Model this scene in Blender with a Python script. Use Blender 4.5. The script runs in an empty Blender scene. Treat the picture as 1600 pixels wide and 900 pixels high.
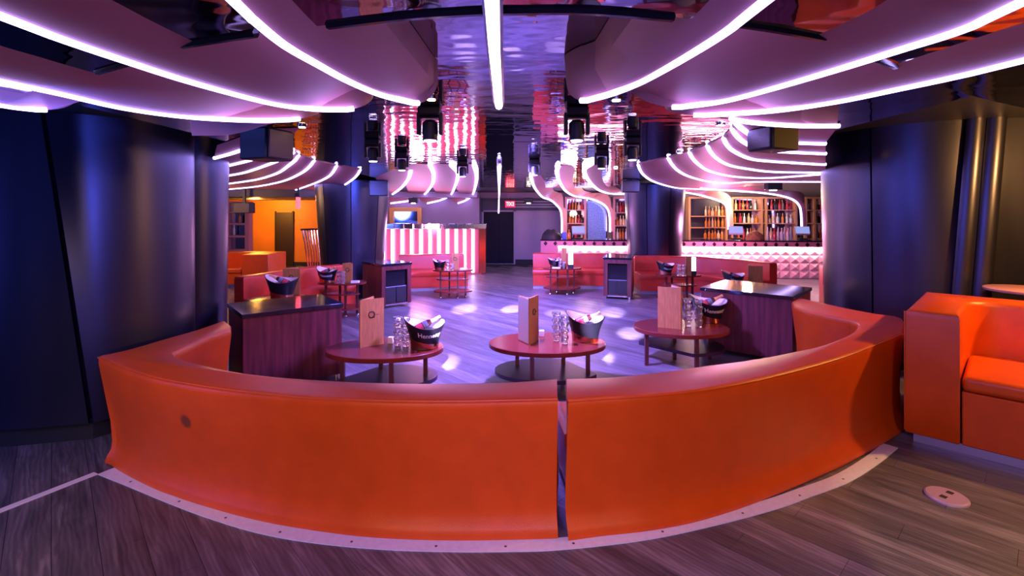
import bpy, math, random
from mathutils import Vector, Matrix
random.seed(7)
SC = bpy.context.scene
COL = SC.collection
PI = math.pi
# ------------------------------------------------------------------ camera, world, exposure
CX, CY, FP, HC = 800.0, 330.0, 780.0, 1.9     # principal point, focal length in pixels, eye height
cam_d = bpy.data.cameras.new('camera'); cam = bpy.data.objects.new('camera', cam_d); COL.objects.link(cam)
cam.location = (0, 0, HC); cam.rotation_euler = (PI/2, 0, 0)
cam_d.sensor_fit = 'HORIZONTAL'; cam_d.sensor_width = 36.0; cam_d.lens = FP/1600*36
cam_d.shift_x = 0.0; cam_d.shift_y = -(450-CY)/1600
cam_d.clip_start = 0.05; cam_d.clip_end = 100
SC.camera = cam
w = bpy.data.worlds.new('world'); SC.world = w; w.use_nodes = True
w.node_tree.nodes['Background'].inputs[0].default_value = (0.03, 0.02, 0.06, 1)
w.node_tree.nodes['Background'].inputs[1].default_value = 0.5
SC.view_settings.view_transform = 'Standard'; SC.view_settings.look = 'None'
SC.view_settings.gamma = 1.0; SC.view_settings.use_curve_mapping = False
SC.view_settings.exposure = 0.82
try:
    SC.cycles.max_bounces = 8; SC.cycles.glossy_bounces = 5; SC.cycles.transmission_bounces = 8
    SC.cycles.caustics_reflective = False; SC.cycles.caustics_refractive = False
    SC.cycles.sample_clamp_indirect = 6.0
except Exception: pass

def lamp(kind, loc, col, power, target=None, size=0.1, angle=60, blend=0.5, name='lamp'):
    d = bpy.data.lights.new(name, kind); d.color = col; d.energy = power
    if kind == 'SPOT':
        d.spot_size = math.radians(angle); d.spot_blend = blend; d.shadow_soft_size = size
    elif kind == 'POINT': d.shadow_soft_size = size
    else:
        d.shape = 'DISK'; d.size = size
    o = bpy.data.objects.new(name, d); COL.objects.link(o); o.location = loc
    if target is not None:
        o.rotation_euler = (Vector(target)-Vector(loc)).to_track_quat('-Z', 'Y').to_euler()
    return o
WARM = (1.0, 0.66, 0.36); VIO = (0.25, 0.17, 1.0); BLU = (0.10, 0.16, 1.0); PNK = (1.0, 0.32, 0.62)
# fill spots added over the entrance end, out of view around the camera
lamp('SPOT', (-1.5, -1.0, 2.2), (1.0, 0.62, 0.36), 135, (-1.5, 2.9, 0.55), 0.3, 70, 0.8, 'entrance_fill')
lamp('SPOT', (1.5, -1.0, 2.2), (1.0, 0.62, 0.36), 120, (1.6, 3.2, 0.55), 0.3, 70, 0.8, 'entrance_fill')
lamp('SPOT', (-3.4, 0.6, 2.2), (1.0, 0.58, 0.28), 70, (-2.6, 3.4, 0.5), 0.25, 55, 0.9, 'entrance_fill')
lamp('SPOT', (0.0, 0.1, 2.25), (0.36, 0.20, 1.0), 230, (0.0, 1.9, 0.0), 0.4, 140, 0.8, 'entrance_fill')  # violet fill added for the foreground floor
# warm accent lights
lamp('POINT', (5.45, 3.9, 2.45), (1.0, 0.46, 0.10), 190, None, 0.06, name='accent_light')
lamp('SPOT', (3.9, 2.3, 2.25), (1.0, 0.60, 0.26), 50, (4.5, 4.1, 0.7), 0.12, 55, 0.8, 'accent_light')
lamp('SPOT', (2.7, 0.9, 2.2), (1.0, 0.66, 0.3), 120, (2.95, 2.25, 0.0), 0.02, 46, 0.2, 'accent_light')
lamp('POINT', (-8.2, 15.9, 2.2), (1.0, 0.42, 0.06), 170, None, 0.15, name='hall_light')
lamp('POINT', (-7.6, 11.3, 2.1), (1.0, 0.5, 0.15), 60, None, 0.15, name='hall_light')  # added to brighten the lounge sofa, no fixture there
lamp('POINT', (1.6, 13.7, 1.6), PNK, 28, None, 0.2, name='wash_fill')  # pink fill added in mid-air before the bar
lamp('POINT', (7.4, 15.7, 2.3), WARM, 95, None, 0.12, name='bar_light')
lamp('POINT', (5.4, 15.9, 2.3), WARM, 65, None, 0.12, name='bar_light')
lamp('POINT', (2.3, 15.4, 1.8), WARM, 22, None, 0.12, name='bar_light')
# violet, blue and pink wash added from unseen lamps without fixtures
lamp('SPOT', (0.0, 5.6, 2.44), VIO, 1300, (0.0, 6.6, 0.0), 0.15, 150, 0.7, 'wash_fill')
lamp('SPOT', (0.0, 9.6, 2.44), VIO, 1150, (0.0, 10.2, 0.0), 0.15, 150, 0.7, 'wash_fill')
lamp('POINT', (-2.6, 13.7, 1.4), PNK, 50, None, 0.2, name='wash_fill')
lamp('POINT', (5.4, 13.1, 1.5), PNK, 120, None, 0.2, name='wash_fill')
lamp('SPOT', (-1.5, 1.6, 2.3), BLU, 150, (-4.3, 4.2, 1.8), 0.5, 105, 0.9, 'wash_fill')
lamp('POINT', (-7.6, 0.6, 1.9), BLU, 260, None, 0.6, name='wash_fill')  # added by the left wall for a blue highlight on the left column
lamp('SPOT', (2.0, 3.4, 2.3), BLU, 55, (4.6, 6.0, 1.7), 0.5, 95, 0.9, 'wash_fill')
lamp('SPOT', (-2.6, 8.6, 2.3), BLU, 110, (-3.6, 11.0, 1.6), 0.3, 80, 0.8, 'wash_fill')
lamp('SPOT', (2.6, 8.8, 2.3), BLU, 90, (3.6, 13.1, 1.6), 0.3, 80, 0.8, 'wash_fill')

# ------------------------------------------------------------------ projection helpers (pixel of a known plane or depth -> world point)
def hp(px, py, z=0.0):
    Y = (HC-z)*FP/(py-CY); return ((px-CX)/FP*Y, Y)
def at(px, py, Y): return ((px-CX)/FP*Y, Y, HC-(py-CY)/FP*Y)
# ------------------------------------------------------------------ materials
def nn(nt, t, **kw):
    n = nt.nodes.new(t)
    for k, v in kw.items(): setattr(n, k, v)
    return n
def mat(name, col, rough=0.5, metal=0.0, emit=None, es=0.0, var=0.0, vscale=6.0, bump=0.0, bscale=40.0, coat=0.0, trans=0.0, ior=1.5, stretch=(1, 1, 1), spec=0.5, rvar=0.0):
    m = bpy.data.materials.new(name); m.use_nodes = True; nt = m.node_tree; b = nt.nodes['Principled BSDF']
    b.inputs['Base Color'].default_value = (*col, 1); b.inputs['Roughness'].default_value = rough
    b.inputs['Metallic'].default_value = metal; b.inputs['IOR'].default_value = ior
    b.inputs['Specular IOR Level'].default_value = spec
    b.inputs['Coat Weight'].default_value = coat; b.inputs['Coat Roughness'].default_value = 0.08
    b.inputs['Transmission Weight'].default_value = trans
    if emit: b.inputs['Emission Color'].default_value = (*emit, 1); b.inputs['Emission Strength'].default_value = es
    if var or bump or rvar:
        g = nn(nt, 'ShaderNodeNewGeometry'); mp = nn(nt, 'ShaderNodeMapping'); mp.inputs['Scale'].default_value = stretch
        nt.links.new(g.outputs['Position'], mp.inputs['Vector'])
        n = nn(nt, 'ShaderNodeTexNoise'); n.inputs['Scale'].default_value = vscale; n.inputs['Detail'].default_value = 6
        nt.links.new(mp.outputs[0], n.inputs['Vector'])
        if var:
            r = nn(nt, 'ShaderNodeValToRGB')
            r.color_ramp.elements[0].position = 0.3; r.color_ramp.elements[1].position = 0.7
            r.color_ramp.elements[0].color = tuple(c*(1-var) for c in col)+(1,)
            r.color_ramp.elements[1].color = tuple(min(1, c*(1+var)) for c in col)+(1,)
            nt.links.new(n.outputs['Fac'], r.inputs['Fac']); nt.links.new(r.outputs[0], b.inputs['Base Color'])
        if rvar:
            mr = nn(nt, 'ShaderNodeMapRange'); mr.inputs['To Min'].default_value = rough-rvar; mr.inputs['To Max'].default_value = rough+rvar
            nt.links.new(n.outputs['Fac'], mr.inputs['Value']); nt.links.new(mr.outputs[0], b.inputs['Roughness'])
        if bump:
            n2 = nn(nt, 'ShaderNodeTexNoise'); n2.inputs['Scale'].default_value = bscale; n2.inputs['Detail'].default_value = 3
            nt.links.new(mp.outputs[0], n2.inputs['Vector'])
            bp = nn(nt, 'ShaderNodeBump'); bp.inputs['Strength'].default_value = bump; bp.inputs['Distance'].default_value = 0.02
            nt.links.new(n2.outputs['Fac'], bp.inputs['Height']); nt.links.new(bp.outputs[0], b.inputs['Normal'])
    return m
def floor_mat():
    m = bpy.data.materials.new('plank_wood'); m.use_nodes = True; nt = m.node_tree; b = nt.nodes['Principled BSDF']; L = nt.links.new
    g = nn(nt, 'ShaderNodeNewGeometry'); mp = nn(nt, 'ShaderNodeMapping'); mp.inputs['Rotation'].default_value = (0, 0, -PLANK_ANG)
    L(g.outputs['Position'], mp.inputs['Vector'])          # x runs along the planks
    sx = nn(nt, 'ShaderNodeSeparateXYZ'); L(mp.outputs[0], sx.inputs[0])
    dv = nn(nt, 'ShaderNodeMath', operation='DIVIDE'); dv.inputs[1].default_value = PLANK_W; L(sx.outputs['Y'], dv.inputs[0])
    fl = nn(nt, 'ShaderNodeMath', operation='FLOOR'); L(dv.outputs[0], fl.inputs[0])
    wn = nn(nt, 'ShaderNodeTexWhiteNoise', noise_dimensions='1D'); L(fl.outputs[0], wn.inputs['W'])
    off = nn(nt, 'ShaderNodeMath', operation='MULTIPLY'); off.inputs[1].default_value = 37.0; L(wn.outputs['Value'], off.inputs[0])
    cb = nn(nt, 'ShaderNodeCombineXYZ'); L(sx.outputs['X'], cb.inputs['X']); L(sx.outputs['Y'], cb.inputs['Y']); L(off.outputs[0], cb.inputs['Z'])
    m2 = nn(nt, 'ShaderNodeMapping'); m2.inputs['Scale'].default_value = (1.1, 9.0, 1.0); L(cb.outputs[0], m2.inputs['Vector'])
    n1 = nn(nt, 'ShaderNodeTexNoise'); n1.inputs['Scale'].default_value = 1.3; n1.inputs['Detail'].default_value = 8; n1.inputs['Distortion'].default_value = 1.2; L(m2.outputs[0], n1.inputs['Vector'])
    wv = nn(nt, 'ShaderNodeTexWave', wave_type='BANDS', bands_direction='Y'); wv.inputs['Scale'].default_value = 1.6; wv.inputs['Distortion'].default_value = 9.0; wv.inputs['Detail'].default_value = 4; wv.inputs['Detail Scale'].default_value = 1.2
    m3 = nn(nt, 'ShaderNodeMapping'); m3.inputs['Scale'].default_value = (1.6, 7.0, 1.0); L(cb.outputs[0], m3.inputs['Vector']); L(m3.outputs[0], wv.inputs['Vector'])
    mx = nn(nt, 'ShaderNodeMath', operation='MULTIPLY_ADD'); mx.inputs[1].default_value = 0.13; L(wv.outputs['Fac'], mx.inputs[0]); L(n1.outputs['Fac'], mx.inputs[2])
    ad = nn(nt, 'ShaderNodeMath', operation='MULTIPLY_ADD'); ad.inputs[1].default_value = 0.22; L(wn.outputs['Value'], ad.inputs[0]); L(mx.outputs[0], ad.inputs[2])
    r = nn(nt, 'ShaderNodeValToRGB'); e = r.color_ramp.elements
    e[0].position = 0.42; e[0].color = (0.055, 0.048, 0.055, 1); e[1].position = 1.0; e[1].color = (0.28, 0.235, 0.25, 1)
    x = e.new(0.7); x.color = (0.125, 0.104, 0.115, 1)
    L(ad.outputs[0], r.inputs['Fac']); L(r.outputs[0], b.inputs['Base Color'])
    b.inputs['Roughness'].default_value = 0.36
    bp = nn(nt, 'ShaderNodeBump'); bp.inputs['Strength'].default_value = 0.12; bp.inputs['Distance'].default_value = 0.01
    L(mx.outputs[0], bp.inputs['Height']); L(bp.outputs[0], b.inputs['Normal'])
    return m
def mirror_mat():
    m = bpy.data.materials.new('mirror_film'); m.use_nodes = True; nt = m.node_tree; b = nt.nodes['Principled BSDF']; L = nt.links.new
    b.inputs['Base Color'].default_value = (0.36, 0.33, 0.42, 1); b.inputs['Metallic'].default_value = 1; b.inputs['Roughness'].default_value = 0.03
    g = nn(nt, 'ShaderNodeNewGeometry'); mp = nn(nt, 'ShaderNodeMapping'); mp.inputs['Scale'].default_value = (1.0, 1.6, 1.0); L(g.outputs['Position'], mp.inputs['Vector'])
    n = nn(nt, 'ShaderNodeTexNoise'); n.inputs['Scale'].default_value = 3.2; n.inputs['Detail'].default_value = 2; L(mp.outputs[0], n.inputs['Vector'])
    bp = nn(nt, 'ShaderNodeBump'); bp.inputs['Strength'].default_value = 0.35; bp.inputs['Distance'].default_value = 0.012
    L(n.outputs['Fac'], bp.inputs['Height']); L(bp.outputs[0], b.inputs['Normal'])
    return m
PLANK_W, PLANK_L, PLANK_ANG = 0.2, 1.3, math.radians(132.7)
M = {}
M['plank'] = floor_mat()
M['subfloor'] = mat('subfloor', (0.02, 0.017, 0.02), 0.8)
M['mirror'] = mirror_mat()
M['dark_ceiling'] = mat('dark_ceiling', (0.012, 0.011, 0.018), 0.45)
M['leather'] = mat('orange_leather', (0.66, 0.080, 0.003), 0.36, var=0.07, vscale=7, bump=0.10, bscale=230, rvar=0.06)
_nt = M['leather'].node_tree; _b = _nt.nodes['Principled BSDF']
_g = nn(_nt, 'ShaderNodeNewGeometry'); _d = nn(_nt, 'ShaderNodeVectorMath', operation='DISTANCE'); _d.inputs[1].default_value = (-2.10, 3.225, 0.546)
_r = nn(_nt, 'ShaderNodeMapRange', interpolation_type='SMOOTHSTEP'); _r.inputs['From Min'].default_value = 0.03; _r.inputs['From Max'].default_value = 0.062
_r.inputs['To Min'].default_value = 0.75; _r.inputs['To Max'].default_value = 0.0
_m = nn(_nt, 'ShaderNodeMix', data_type='RGBA')
_src = _b.inputs['Base Color'].links[0].from_socket
_nt.links.new(_g.outputs['Position'], _d.inputs[0]); _nt.links.new(_d.outputs['Value'], _r.inputs['Value'])
_nt.links.new(_r.outputs[0], _m.inputs[0]); _nt.links.new(_src, _m.inputs[6]); _m.inputs[7].default_value = (0.05, 0.02, 0.012, 1); _nt.links.new(_m.outputs[2], _b.inputs['Base Color'])
M['leather_red'] = mat('red_leather', (0.60, 0.045, 0.018), 0.33, var=0.12, vscale=5, bump=0.08, bscale=200)
M['column'] = mat('dark_brushed_metal', (0.058, 0.058, 0.10), 0.36, 0.9, var=0.18, vscale=3.0, stretch=(1, 1, 0.15), rvar=0.05)
M['black'] = mat('matt_black', (0.008, 0.008, 0.010), 0.6)
M['black_gloss'] = mat('black_gloss', (0.008, 0.008, 0.012), 0.12)
M['stone'] = mat('polished_black_stone', (0.012, 0.012, 0.02), 0.07, coat=0.3)
M['strip'] = mat('brushed_aluminium', (0.74, 0.72, 0.80), 0.4, 0.0, var=0.06, vscale=30)
M['screw'] = mat('screw_steel', (0.16, 0.15, 0.17), 0.4, 0.8)
M['plinth'] = mat('steel_plinth', (0.45, 0.43, 0.48), 0.35, 0.7)
M['wood_cab'] = mat('dark_red_wood', (0.115, 0.020, 0.022), 0.38, var=0.55, vscale=2.2, stretch=(9, 9, 0.7))
M['wood_table'] = mat('table_wood', (0.15, 0.020, 0.013), 0.22, var=0.12, vscale=3, stretch=(1, 6, 1))
M['table_shelf'] = mat('table_shelf_wood', (0.03, 0.012, 0.03), 0.35, var=0.15, vscale=3)
M['table_leg'] = mat('table_leg_wood', (0.09, 0.018, 0.018), 0.4)
M['menu'] = mat('menu_wood', (0.42, 0.165, 0.045), 0.5, var=0.22, vscale=6, stretch=(7, 7, 1))
M['menu_edge'] = mat('menu_edge', (0.6, 0.5, 0.42), 0.6)
M['ink'] = mat('black_ink', (0.006, 0.005, 0.008), 0.5)
M['fin'] = mat('fin_paint', (0.52, 0.235, 0.27), 0.5, var=0.03, vscale=2)
M['led'] = mat('led_light', (0.9, 0.9, 1), 0.5, emit=(0.46, 0.34, 1.0), es=6.0)
M['led_far'] = mat('led_light_far', (0.9, 0.9, 1), 0.5, emit=(0.46, 0.34, 1.0), es=6.0)
M['led_white'] = mat('led_light_white', (0.9, 0.9, 1), 0.5, emit=(0.62, 0.55, 1.0), es=5.0)
M['led_pink'] = mat('led_light_pink', (1, 0.9, 0.9), 0.5, emit=(1.0, 0.62, 0.72), es=20.0)
M['acrylic'] = mat('opal_profile', (0.75, 0.72, 0.85), 0.3)
M['lens'] = mat('lamp_lens', (0.8, 0.8, 1), 0.2, emit=(0.6, 0.42, 1.0), es=9.0)
M['warm_lens'] = mat('warm_lamp_lens', (1, 0.8, 0.5), 0.2, emit=(1.0, 0.62, 0.25), es=14.0)
M['white_lens'] = mat('white_lamp_lens', (1, 0.95, 0.8), 0.2, emit=(1.0, 0.85, 0.6), es=14.0)
M['red_sign'] = mat('red_sign', (0.4, 0.0, 0.02), 0.4, emit=(1.0, 0.02, 0.10), es=0.9)
M['sign_letter'] = mat('sign_letter', (1, 0.5, 0.4), 0.4, emit=(1.0, 0.22, 0.16), es=5.0)
M['red_plate'] = mat('red_edge_glow', (0.9, 0.1, 0.1), 0.4, emit=(1.0, 0.06, 0.08), es=2.2)
M['screen'] = mat('lit_card', (1, 1, 1), 0.4, emit=(1.0, 0.97, 1.0), es=3.0)
M['monitor'] = mat('monitor_screen', (0.1, 0.12, 0.2), 0.2, emit=(0.30, 0.36, 0.75), es=0.55)
M['wall'] = mat('lilac_wall', (0.36, 0.29, 0.40), 0.55, var=0.06, vscale=1.5)
M['wall_dark'] = mat('dark_wall', (0.03, 0.026, 0.04), 0.5)
M['wall_orange'] = mat('orange_wall', (0.62, 0.20, 0.02), 0.5, var=0.12, vscale=1.2)
M['door'] = mat('dark_door', (0.006, 0.006, 0.014), 0.6, spec=0.2)
M['trimgrey'] = mat('grey_trim', (0.30, 0.27, 0.36), 0.4)
M['chrome'] = mat('chrome', (0.8, 0.8, 0.85), 0.12, 1.0)
M['copper'] = mat('copper', (0.75, 0.30, 0.22), 0.2, 1.0)
M['booth'] = mat('booth_panel', (0.55, 0.09, 0.12), 0.2, 0.35)
M['gold'] = mat('gold_frame', (0.80, 0.42, 0.10), 0.35, 0.5)
M['glassmirror'] = mat('dark_mirror', (0.45, 0.42, 0.55), 0.05, 1.0)
M['white'] = mat('white_plastic', (0.82, 0.80, 0.84), 0.35)
M['pedestal'] = mat('outlet_cover', (0.55, 0.36, 0.50), 0.3, 0.4)
M['glass'] = mat('clear_glass', (1, 1, 1), 0.05, trans=0.88, ior=1.45)
M['bucket'] = mat('bucket_black', (0.005, 0.005, 0.007), 0.3)
M['liner'] = mat('bucket_liner', (0.80, 0.70, 0.62), 0.45, var=0.04)
M['foil'] = mat('gold_foil', (0.75, 0.36, 0.16), 0.32, 0.4)
M['bottle_dark'] = mat('dark_bottle_glass', (0.05, 0.012, 0.014), 0.12)
M['label_red'] = mat('red_label', (0.42, 0.03, 0.05), 0.4)
M['label_white'] = mat('silver_label', (0.22, 0.21, 0.27), 0.3, 0.4)
M['lettering'] = mat('white_lettering', (0.85, 0.82, 0.88), 0.4, emit=(1, 1, 1), es=0.0)
M['tile'] = mat('quilted_tile', (0.86, 0.50, 0.52), 0.3)
M['band'] = mat('bar_band', (0.60, 0.24, 0.30), 0.25, 0.1)
M['diamond'] = mat('bar_diamond', (0.03, 0.006, 0.016), 0.25)
M['shelf_wood'] = mat('shelf_wood', (0.42, 0.21, 0.13), 0.4)
M['shelf_pink'] = mat('shelf_pink', (0.5, 0.22, 0.26), 0.4)
M['speaker'] = mat('speaker_black', (0.014, 0.014, 0.020), 0.5)
M['grille'] = mat('speaker_grille', (0.10, 0.09, 0.12), 0.35, 0.6, bump=0.3, bscale=300)
M['blue_panel'] = mat('water_panel', (0.22, 0.32, 0.80), 0.15, 0.2, var=0.45, vscale=30)
M['bag'] = mat('black_bag', (0.008, 0.008, 0.012), 0.55, bump=0.3, bscale=20)
M['blue_plastic'] = mat('blue_plastic', (0.05, 0.12, 0.75), 0.35)
M['brown_cloth'] = mat('brown_cloth', (0.22, 0.10, 0.035), 0.8, var=0.5, vscale=12)
for k, c in dict(amber=(0.62, 0.19, 0.03), clear=(0.62, 0.60, 0.66), red=(0.5, 0.03, 0.04), green=(0.08, 0.2, 0.05), pale=(0.75, 0.52, 0.28), dark=(0.03, 0.02, 0.02)).items():
    M['b_'+k] = mat('bottle_'+k, c, 0.12, trans=0.15)
# ------------------------------------------------------------------ mesh helpers
class MB:
    def __init__(s): s.v = []; s.f = []
    def add(s, vs, fs):
        o = len(s.v); s.v += [tuple(p) for p in vs]; s.f += [tuple(i+o for i in f) for f in fs]; return s
    def box(s, x0, x1, y0, y1, z0, z1):
        return s.add([(x0, y0, z0), (x1, y0, z0), (x1, y1, z0), (x0, y1, z0), (x0, y0, z1), (x1, y0, z1), (x1, y1, z1), (x0, y1, z1)],
                     [(0, 3, 2, 1), (4, 5, 6, 7), (0, 1, 5, 4), (1, 2, 6, 5), (2, 3, 7, 6), (3, 0, 4, 7)])
    def rings(s, rs, cap=True):          # list of closed rings of equal length, bottom to top
        n = len(rs[0]); vs = [p for r in rs for p in r]; fs = []
        for k in range(len(rs)-1):
            for i in range(n):
                j = (i+1) % n; fs.append((k*n+i, k*n+j, (k+1)*n+j, (k+1)*n+i))
        if cap: fs.append(tuple(range(n-1, -1, -1))); fs.append(tuple((len(rs)-1)*n+i for i in range(n)))
        return s.add(vs, fs)
    def lathe(s, prof, n=16, rx=1.0, ry=1.0, cx=0, cy=0, cap=True):
        return s.rings([[(cx+r*rx*math.cos(2*PI*i/n), cy+r*ry*math.sin(2*PI*i/n), z) for i in range(n)] for r, z in prof], cap)
    def prism(s, pts, z0, z1): return s.rings([[(x, y, z0) for x, y in pts], [(x, y, z1) for x, y in pts]])
    def tube(s, pts, r, n=6, cap=True, up=Vector((0, 0, 1))):
        P = [Vector(p) for p in pts]; rs = []
        for i, p in enumerate(P):
            t = (P[min(i+1, len(P)-1)]-P[max(i-1, 0)]).normalized()
            a = t.cross(up)
            if a.length < 1e-3: a = t.cross(Vector((1, 0, 0)))
            a.normalize(); b = a.cross(t).normalized()
            rs.append([tuple(p+(a*math.cos(2*PI*k/n)+b*math.sin(2*PI*k/n))*r) for k in range(n)])
        return s.rings(rs, cap)
    def xf(s, mtx):
        s.v = [tuple(mtx @ Vector(p)) for p in s.v]; return s
    def build(s, name, m, parent=None, bevel=0.0, seg=2, world=False, smooth=True, ang=35):
        me = bpy.data.meshes.new(name)
        off = Vector(parent.location) if (world and parent is not None) else Vector((0, 0, 0))
        me.from_pydata([tuple(Vector(p)-off) for p in s.v], [], s.f); me.update()
        import bmesh
        bm = bmesh.new(); bm.from_mesh(me); bmesh.ops.recalc_face_normals(bm, faces=bm.faces); bm.to_mesh(me); bm.free()
        me.materials.append(m)
        if smooth:
            me.polygons.foreach_set('use_smooth', [True]*len(me.polygons)); me.set_sharp_from_angle(angle=math.radians(ang))
        o = bpy.data.objects.new(name, me); COL.objects.link(o)
        if parent is not None: o.parent = parent
        if bevel:
            b = o.modifiers.new('bevel', 'BEVEL'); b.width = bevel; b.segments = seg; b.limit_method = 'ANGLE'; b.angle_limit = math.radians(40)
        return o
def tag(o, label, cat, group=None):
    o['label'] = label; o['category'] = cat
    if group: o['group'] = group
    return o
def thing(name, label, cat, loc=(0, 0, 0), rz=0.0, group=None):
    o = bpy.data.objects.new(name, None); COL.objects.link(o); o.location = loc; o.rotation_euler = (0, 0, rz); o.empty_display_size = 0.05
    return tag(o, label, cat, group)
def struct(o): o['kind'] = 'structure'; return o
def sempty(name, loc=(0, 0, 0)):
    o = bpy.data.objects.new(name, None); COL.objects.link(o); o.location = loc; return struct(o)
KIDS = {}
def copy_tree(root, loc=None, rz=None, label=None, group=None, scale=None):
    r = root.copy(); COL.objects.link(r)
    for ch in root.children:
        c = ch.copy(); COL.objects.link(c); c.parent = r
        for g in ch.children:
            d = g.copy(); COL.objects.link(d); d.parent = c
    if loc is not None: r.location = loc
    if rz is not None: r.rotation_euler = (0, 0, rz)
    if scale is not None: r.scale = (scale,)*3
    if label: r['label'] = label
    if group: r['group'] = group
    return r
def catmull(P, n=6):
    out = []; P = [Vector(p) for p in P]
    for i in range(len(P)-1):
        p0 = P[i-1] if i else P[0]*2-P[1]; p1 = P[i]; p2 = P[i+1]; p3 = P[i+2] if i+2 < len(P) else P[-1]*2-P[-2]
        for k in range(n):
            t = k/n; out.append(0.5*((2*p1)+(-p0+p2)*t+(2*p0-5*p1+4*p2-p3)*t*t+(-p0+3*p1-3*p2+p3)*t**3))
    out.append(P[-1]); return [tuple(p) for p in out]
def normals2(pts, closed=True):
    n = len(pts); out = []
    for i in range(n):
        a = Vector(pts[i-1][:2]) if (closed or i) else Vector(pts[0][:2]); b = Vector(pts[(i+1) % n][:2]) if (closed or i < n-1) else Vector(pts[-1][:2])
        d = (b-a); d = d.normalized() if d.length > 1e-9 else Vector((1, 0)); out.append(Vector((d.y, -d.x)))
    return out
def area2(pts): return sum(pts[i-1][0]*pts[i][1]-pts[i][0]*pts[i-1][1] for i in range(len(pts)))
def offset_rings(pts, prof):             # pts closed outline (any winding), prof [(z, outward offset)]
    if area2(pts) < 0: pts = pts[::-1]
    N = normals2(pts)
    return [[(p[0]+q.x*o, p[1]+q.y*o, z) for p, q in zip(pts, N)] for z, o in prof]
def font_mesh(txt, size, extrude=0.0):
    cu = bpy.data.curves.new('t', 'FONT'); cu.body = txt; cu.size = size; cu.align_x = 'CENTER'; cu.align_y = 'CENTER'; cu.extrude = extrude; cu.resolution_u = 3
    o = bpy.data.objects.new('t', cu); COL.objects.link(o); bpy.context.view_layer.update()
    me = bpy.data.meshes.new_from_object(o.evaluated_get(bpy.context.evaluated_depsgraph_get()))
    bpy.data.objects.remove(o); bpy.data.curves.remove(cu)
    vs = [tuple(v.co) for v in me.vertices]; fs = [tuple(p.vertices) for p in me.polygons]; bpy.data.meshes.remove(me)
    return vs, fs
# ================================================================== SETTING
BACK = 18.0; XL, XR, YF = -10.6, 11.2, -3.2
MIR_Z, TOP_Z = 2.5, 2.92
struct(MB().box(XL, XR, YF, BACK, -0.12, -0.008).build('floor', M['subfloor']))
floor = bpy.data.objects['floor']
# planks of the floor: the 300 that show largest are parts, the others one part
ca, sa = math.cos(PLANK_ANG), math.sin(PLANK_ANG)
pl = []
for j in range(-130, 131):
    for i in range(-30, 31):
        lx = (i+((j*0.37) % 1.0))*PLANK_L; ly = (j+0.5)*PLANK_W
        X = lx*ca-ly*sa; Y = lx*sa+ly*ca
        if not (XL+0.8 < X < XR-0.8 and 1.2 < Y < BACK-1.0): continue
        if abs(X) > 1.03*Y+0.9: continue
        pl.append((Y, X, lx, ly))
pl.sort()
front = [p for p in pl if p[0] < 4.6 or (abs(p[1]) < 3.0 and 5.0 < p[0] < 12.0)][:300]
fs_ = set(front)
pm = None
for p in front:
    if pm is None:
        o = MB().box(-PLANK_L/2+0.001, PLANK_L/2-0.001, -PLANK_W/2+0.0012, PLANK_W/2-0.0012, -0.008, 0.0).build('plank', M['plank'], floor, smooth=False); pm = o.data
    else:
        o = bpy.data.objects.new('plank', pm); COL.objects.link(o); o.parent = floor
    o.location = (p[2]*ca-p[3]*sa, p[2]*sa+p[3]*ca, 0); o.rotation_euler = (0, 0, PLANK_ANG)
rest = MB()
for p in pl:
    if p in fs_: continue
    b = MB().box(-PLANK_L/2+0.001, PLANK_L/2-0.001, -PLANK_W/2+0.0012, PLANK_W/2-0.0012, -0.008, 0.0)
    b.xf(Matrix.Translation((p[2]*ca-p[3]*sa, p[2]*sa+p[3]*ca, 0)) @ Matrix.Rotation(PLANK_ANG, 4, 'Z')); rest.add(b.v, b.f)
rest.build('planks', M['plank'], floor, smooth=False)['kind'] = 'stuff'
struct(MB().box(XL, XR, YF, BACK, TOP_Z, TOP_Z+0.1).build('ceiling', M['dark_ceiling']))
struct(MB().box(-2.45, 2.4, -0.6, 12.6, MIR_Z, MIR_Z+0.06).build('mirror_ceiling', M['mirror']))
struct(MB().box(XL-0.1, XL, YF, BACK, 0, TOP_Z).build('wall_left', M['wall_dark']))
struct(MB().box(XR, XR+0.1, YF, BACK, 0, TOP_Z).build('wall_right', M['wall_dark']))
struct(MB().box(XL, XR, YF-0.1, YF, 0, TOP_Z).build('wall_front', M['wall_dark']))
struct(MB().box(XL, -5.2, BACK-0.6, BACK-0.5, 0, TOP_Z).build('wall_back_orange', M['wall_orange']))
struct(MB().box(-5.2, -1.15, BACK-0.4, BACK-0.3, 0, TOP_Z).build('wall_back_booth', M['wall']))
struct(MB().box(-1.15, XR, BACK, BACK+0.1, 0, TOP_Z).build('wall_back', M['wall']))
struct(MB().box(-5.2, -1.16, BACK-1.4, BACK-0.42, 2.36, 2.555).build('soffit_ceiling', M['wall']))
sl = struct(MB().box(-1.1, 1.7, BACK-0.1, BACK, 1.93, 2.36).build('trim_1', M['wall_dark']))
for z in (2.22, 2.12, 2.03): MB().box(0.1, 1.65, BACK-0.13, BACK-0.1, z, z+0.05).build('slat', M['trimgrey'], sl)
struct(MB().box(0.1, 1.8, BACK-0.04, BACK, 0, 0.16).build('baseboard_back', M['black']))
# far ceiling behind the mirror
struct(MB().box(-5.2, 5.0, 12.62, BACK-0.42, 2.56, 2.62).build('far_ceiling', M['wall_dark']))
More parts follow.
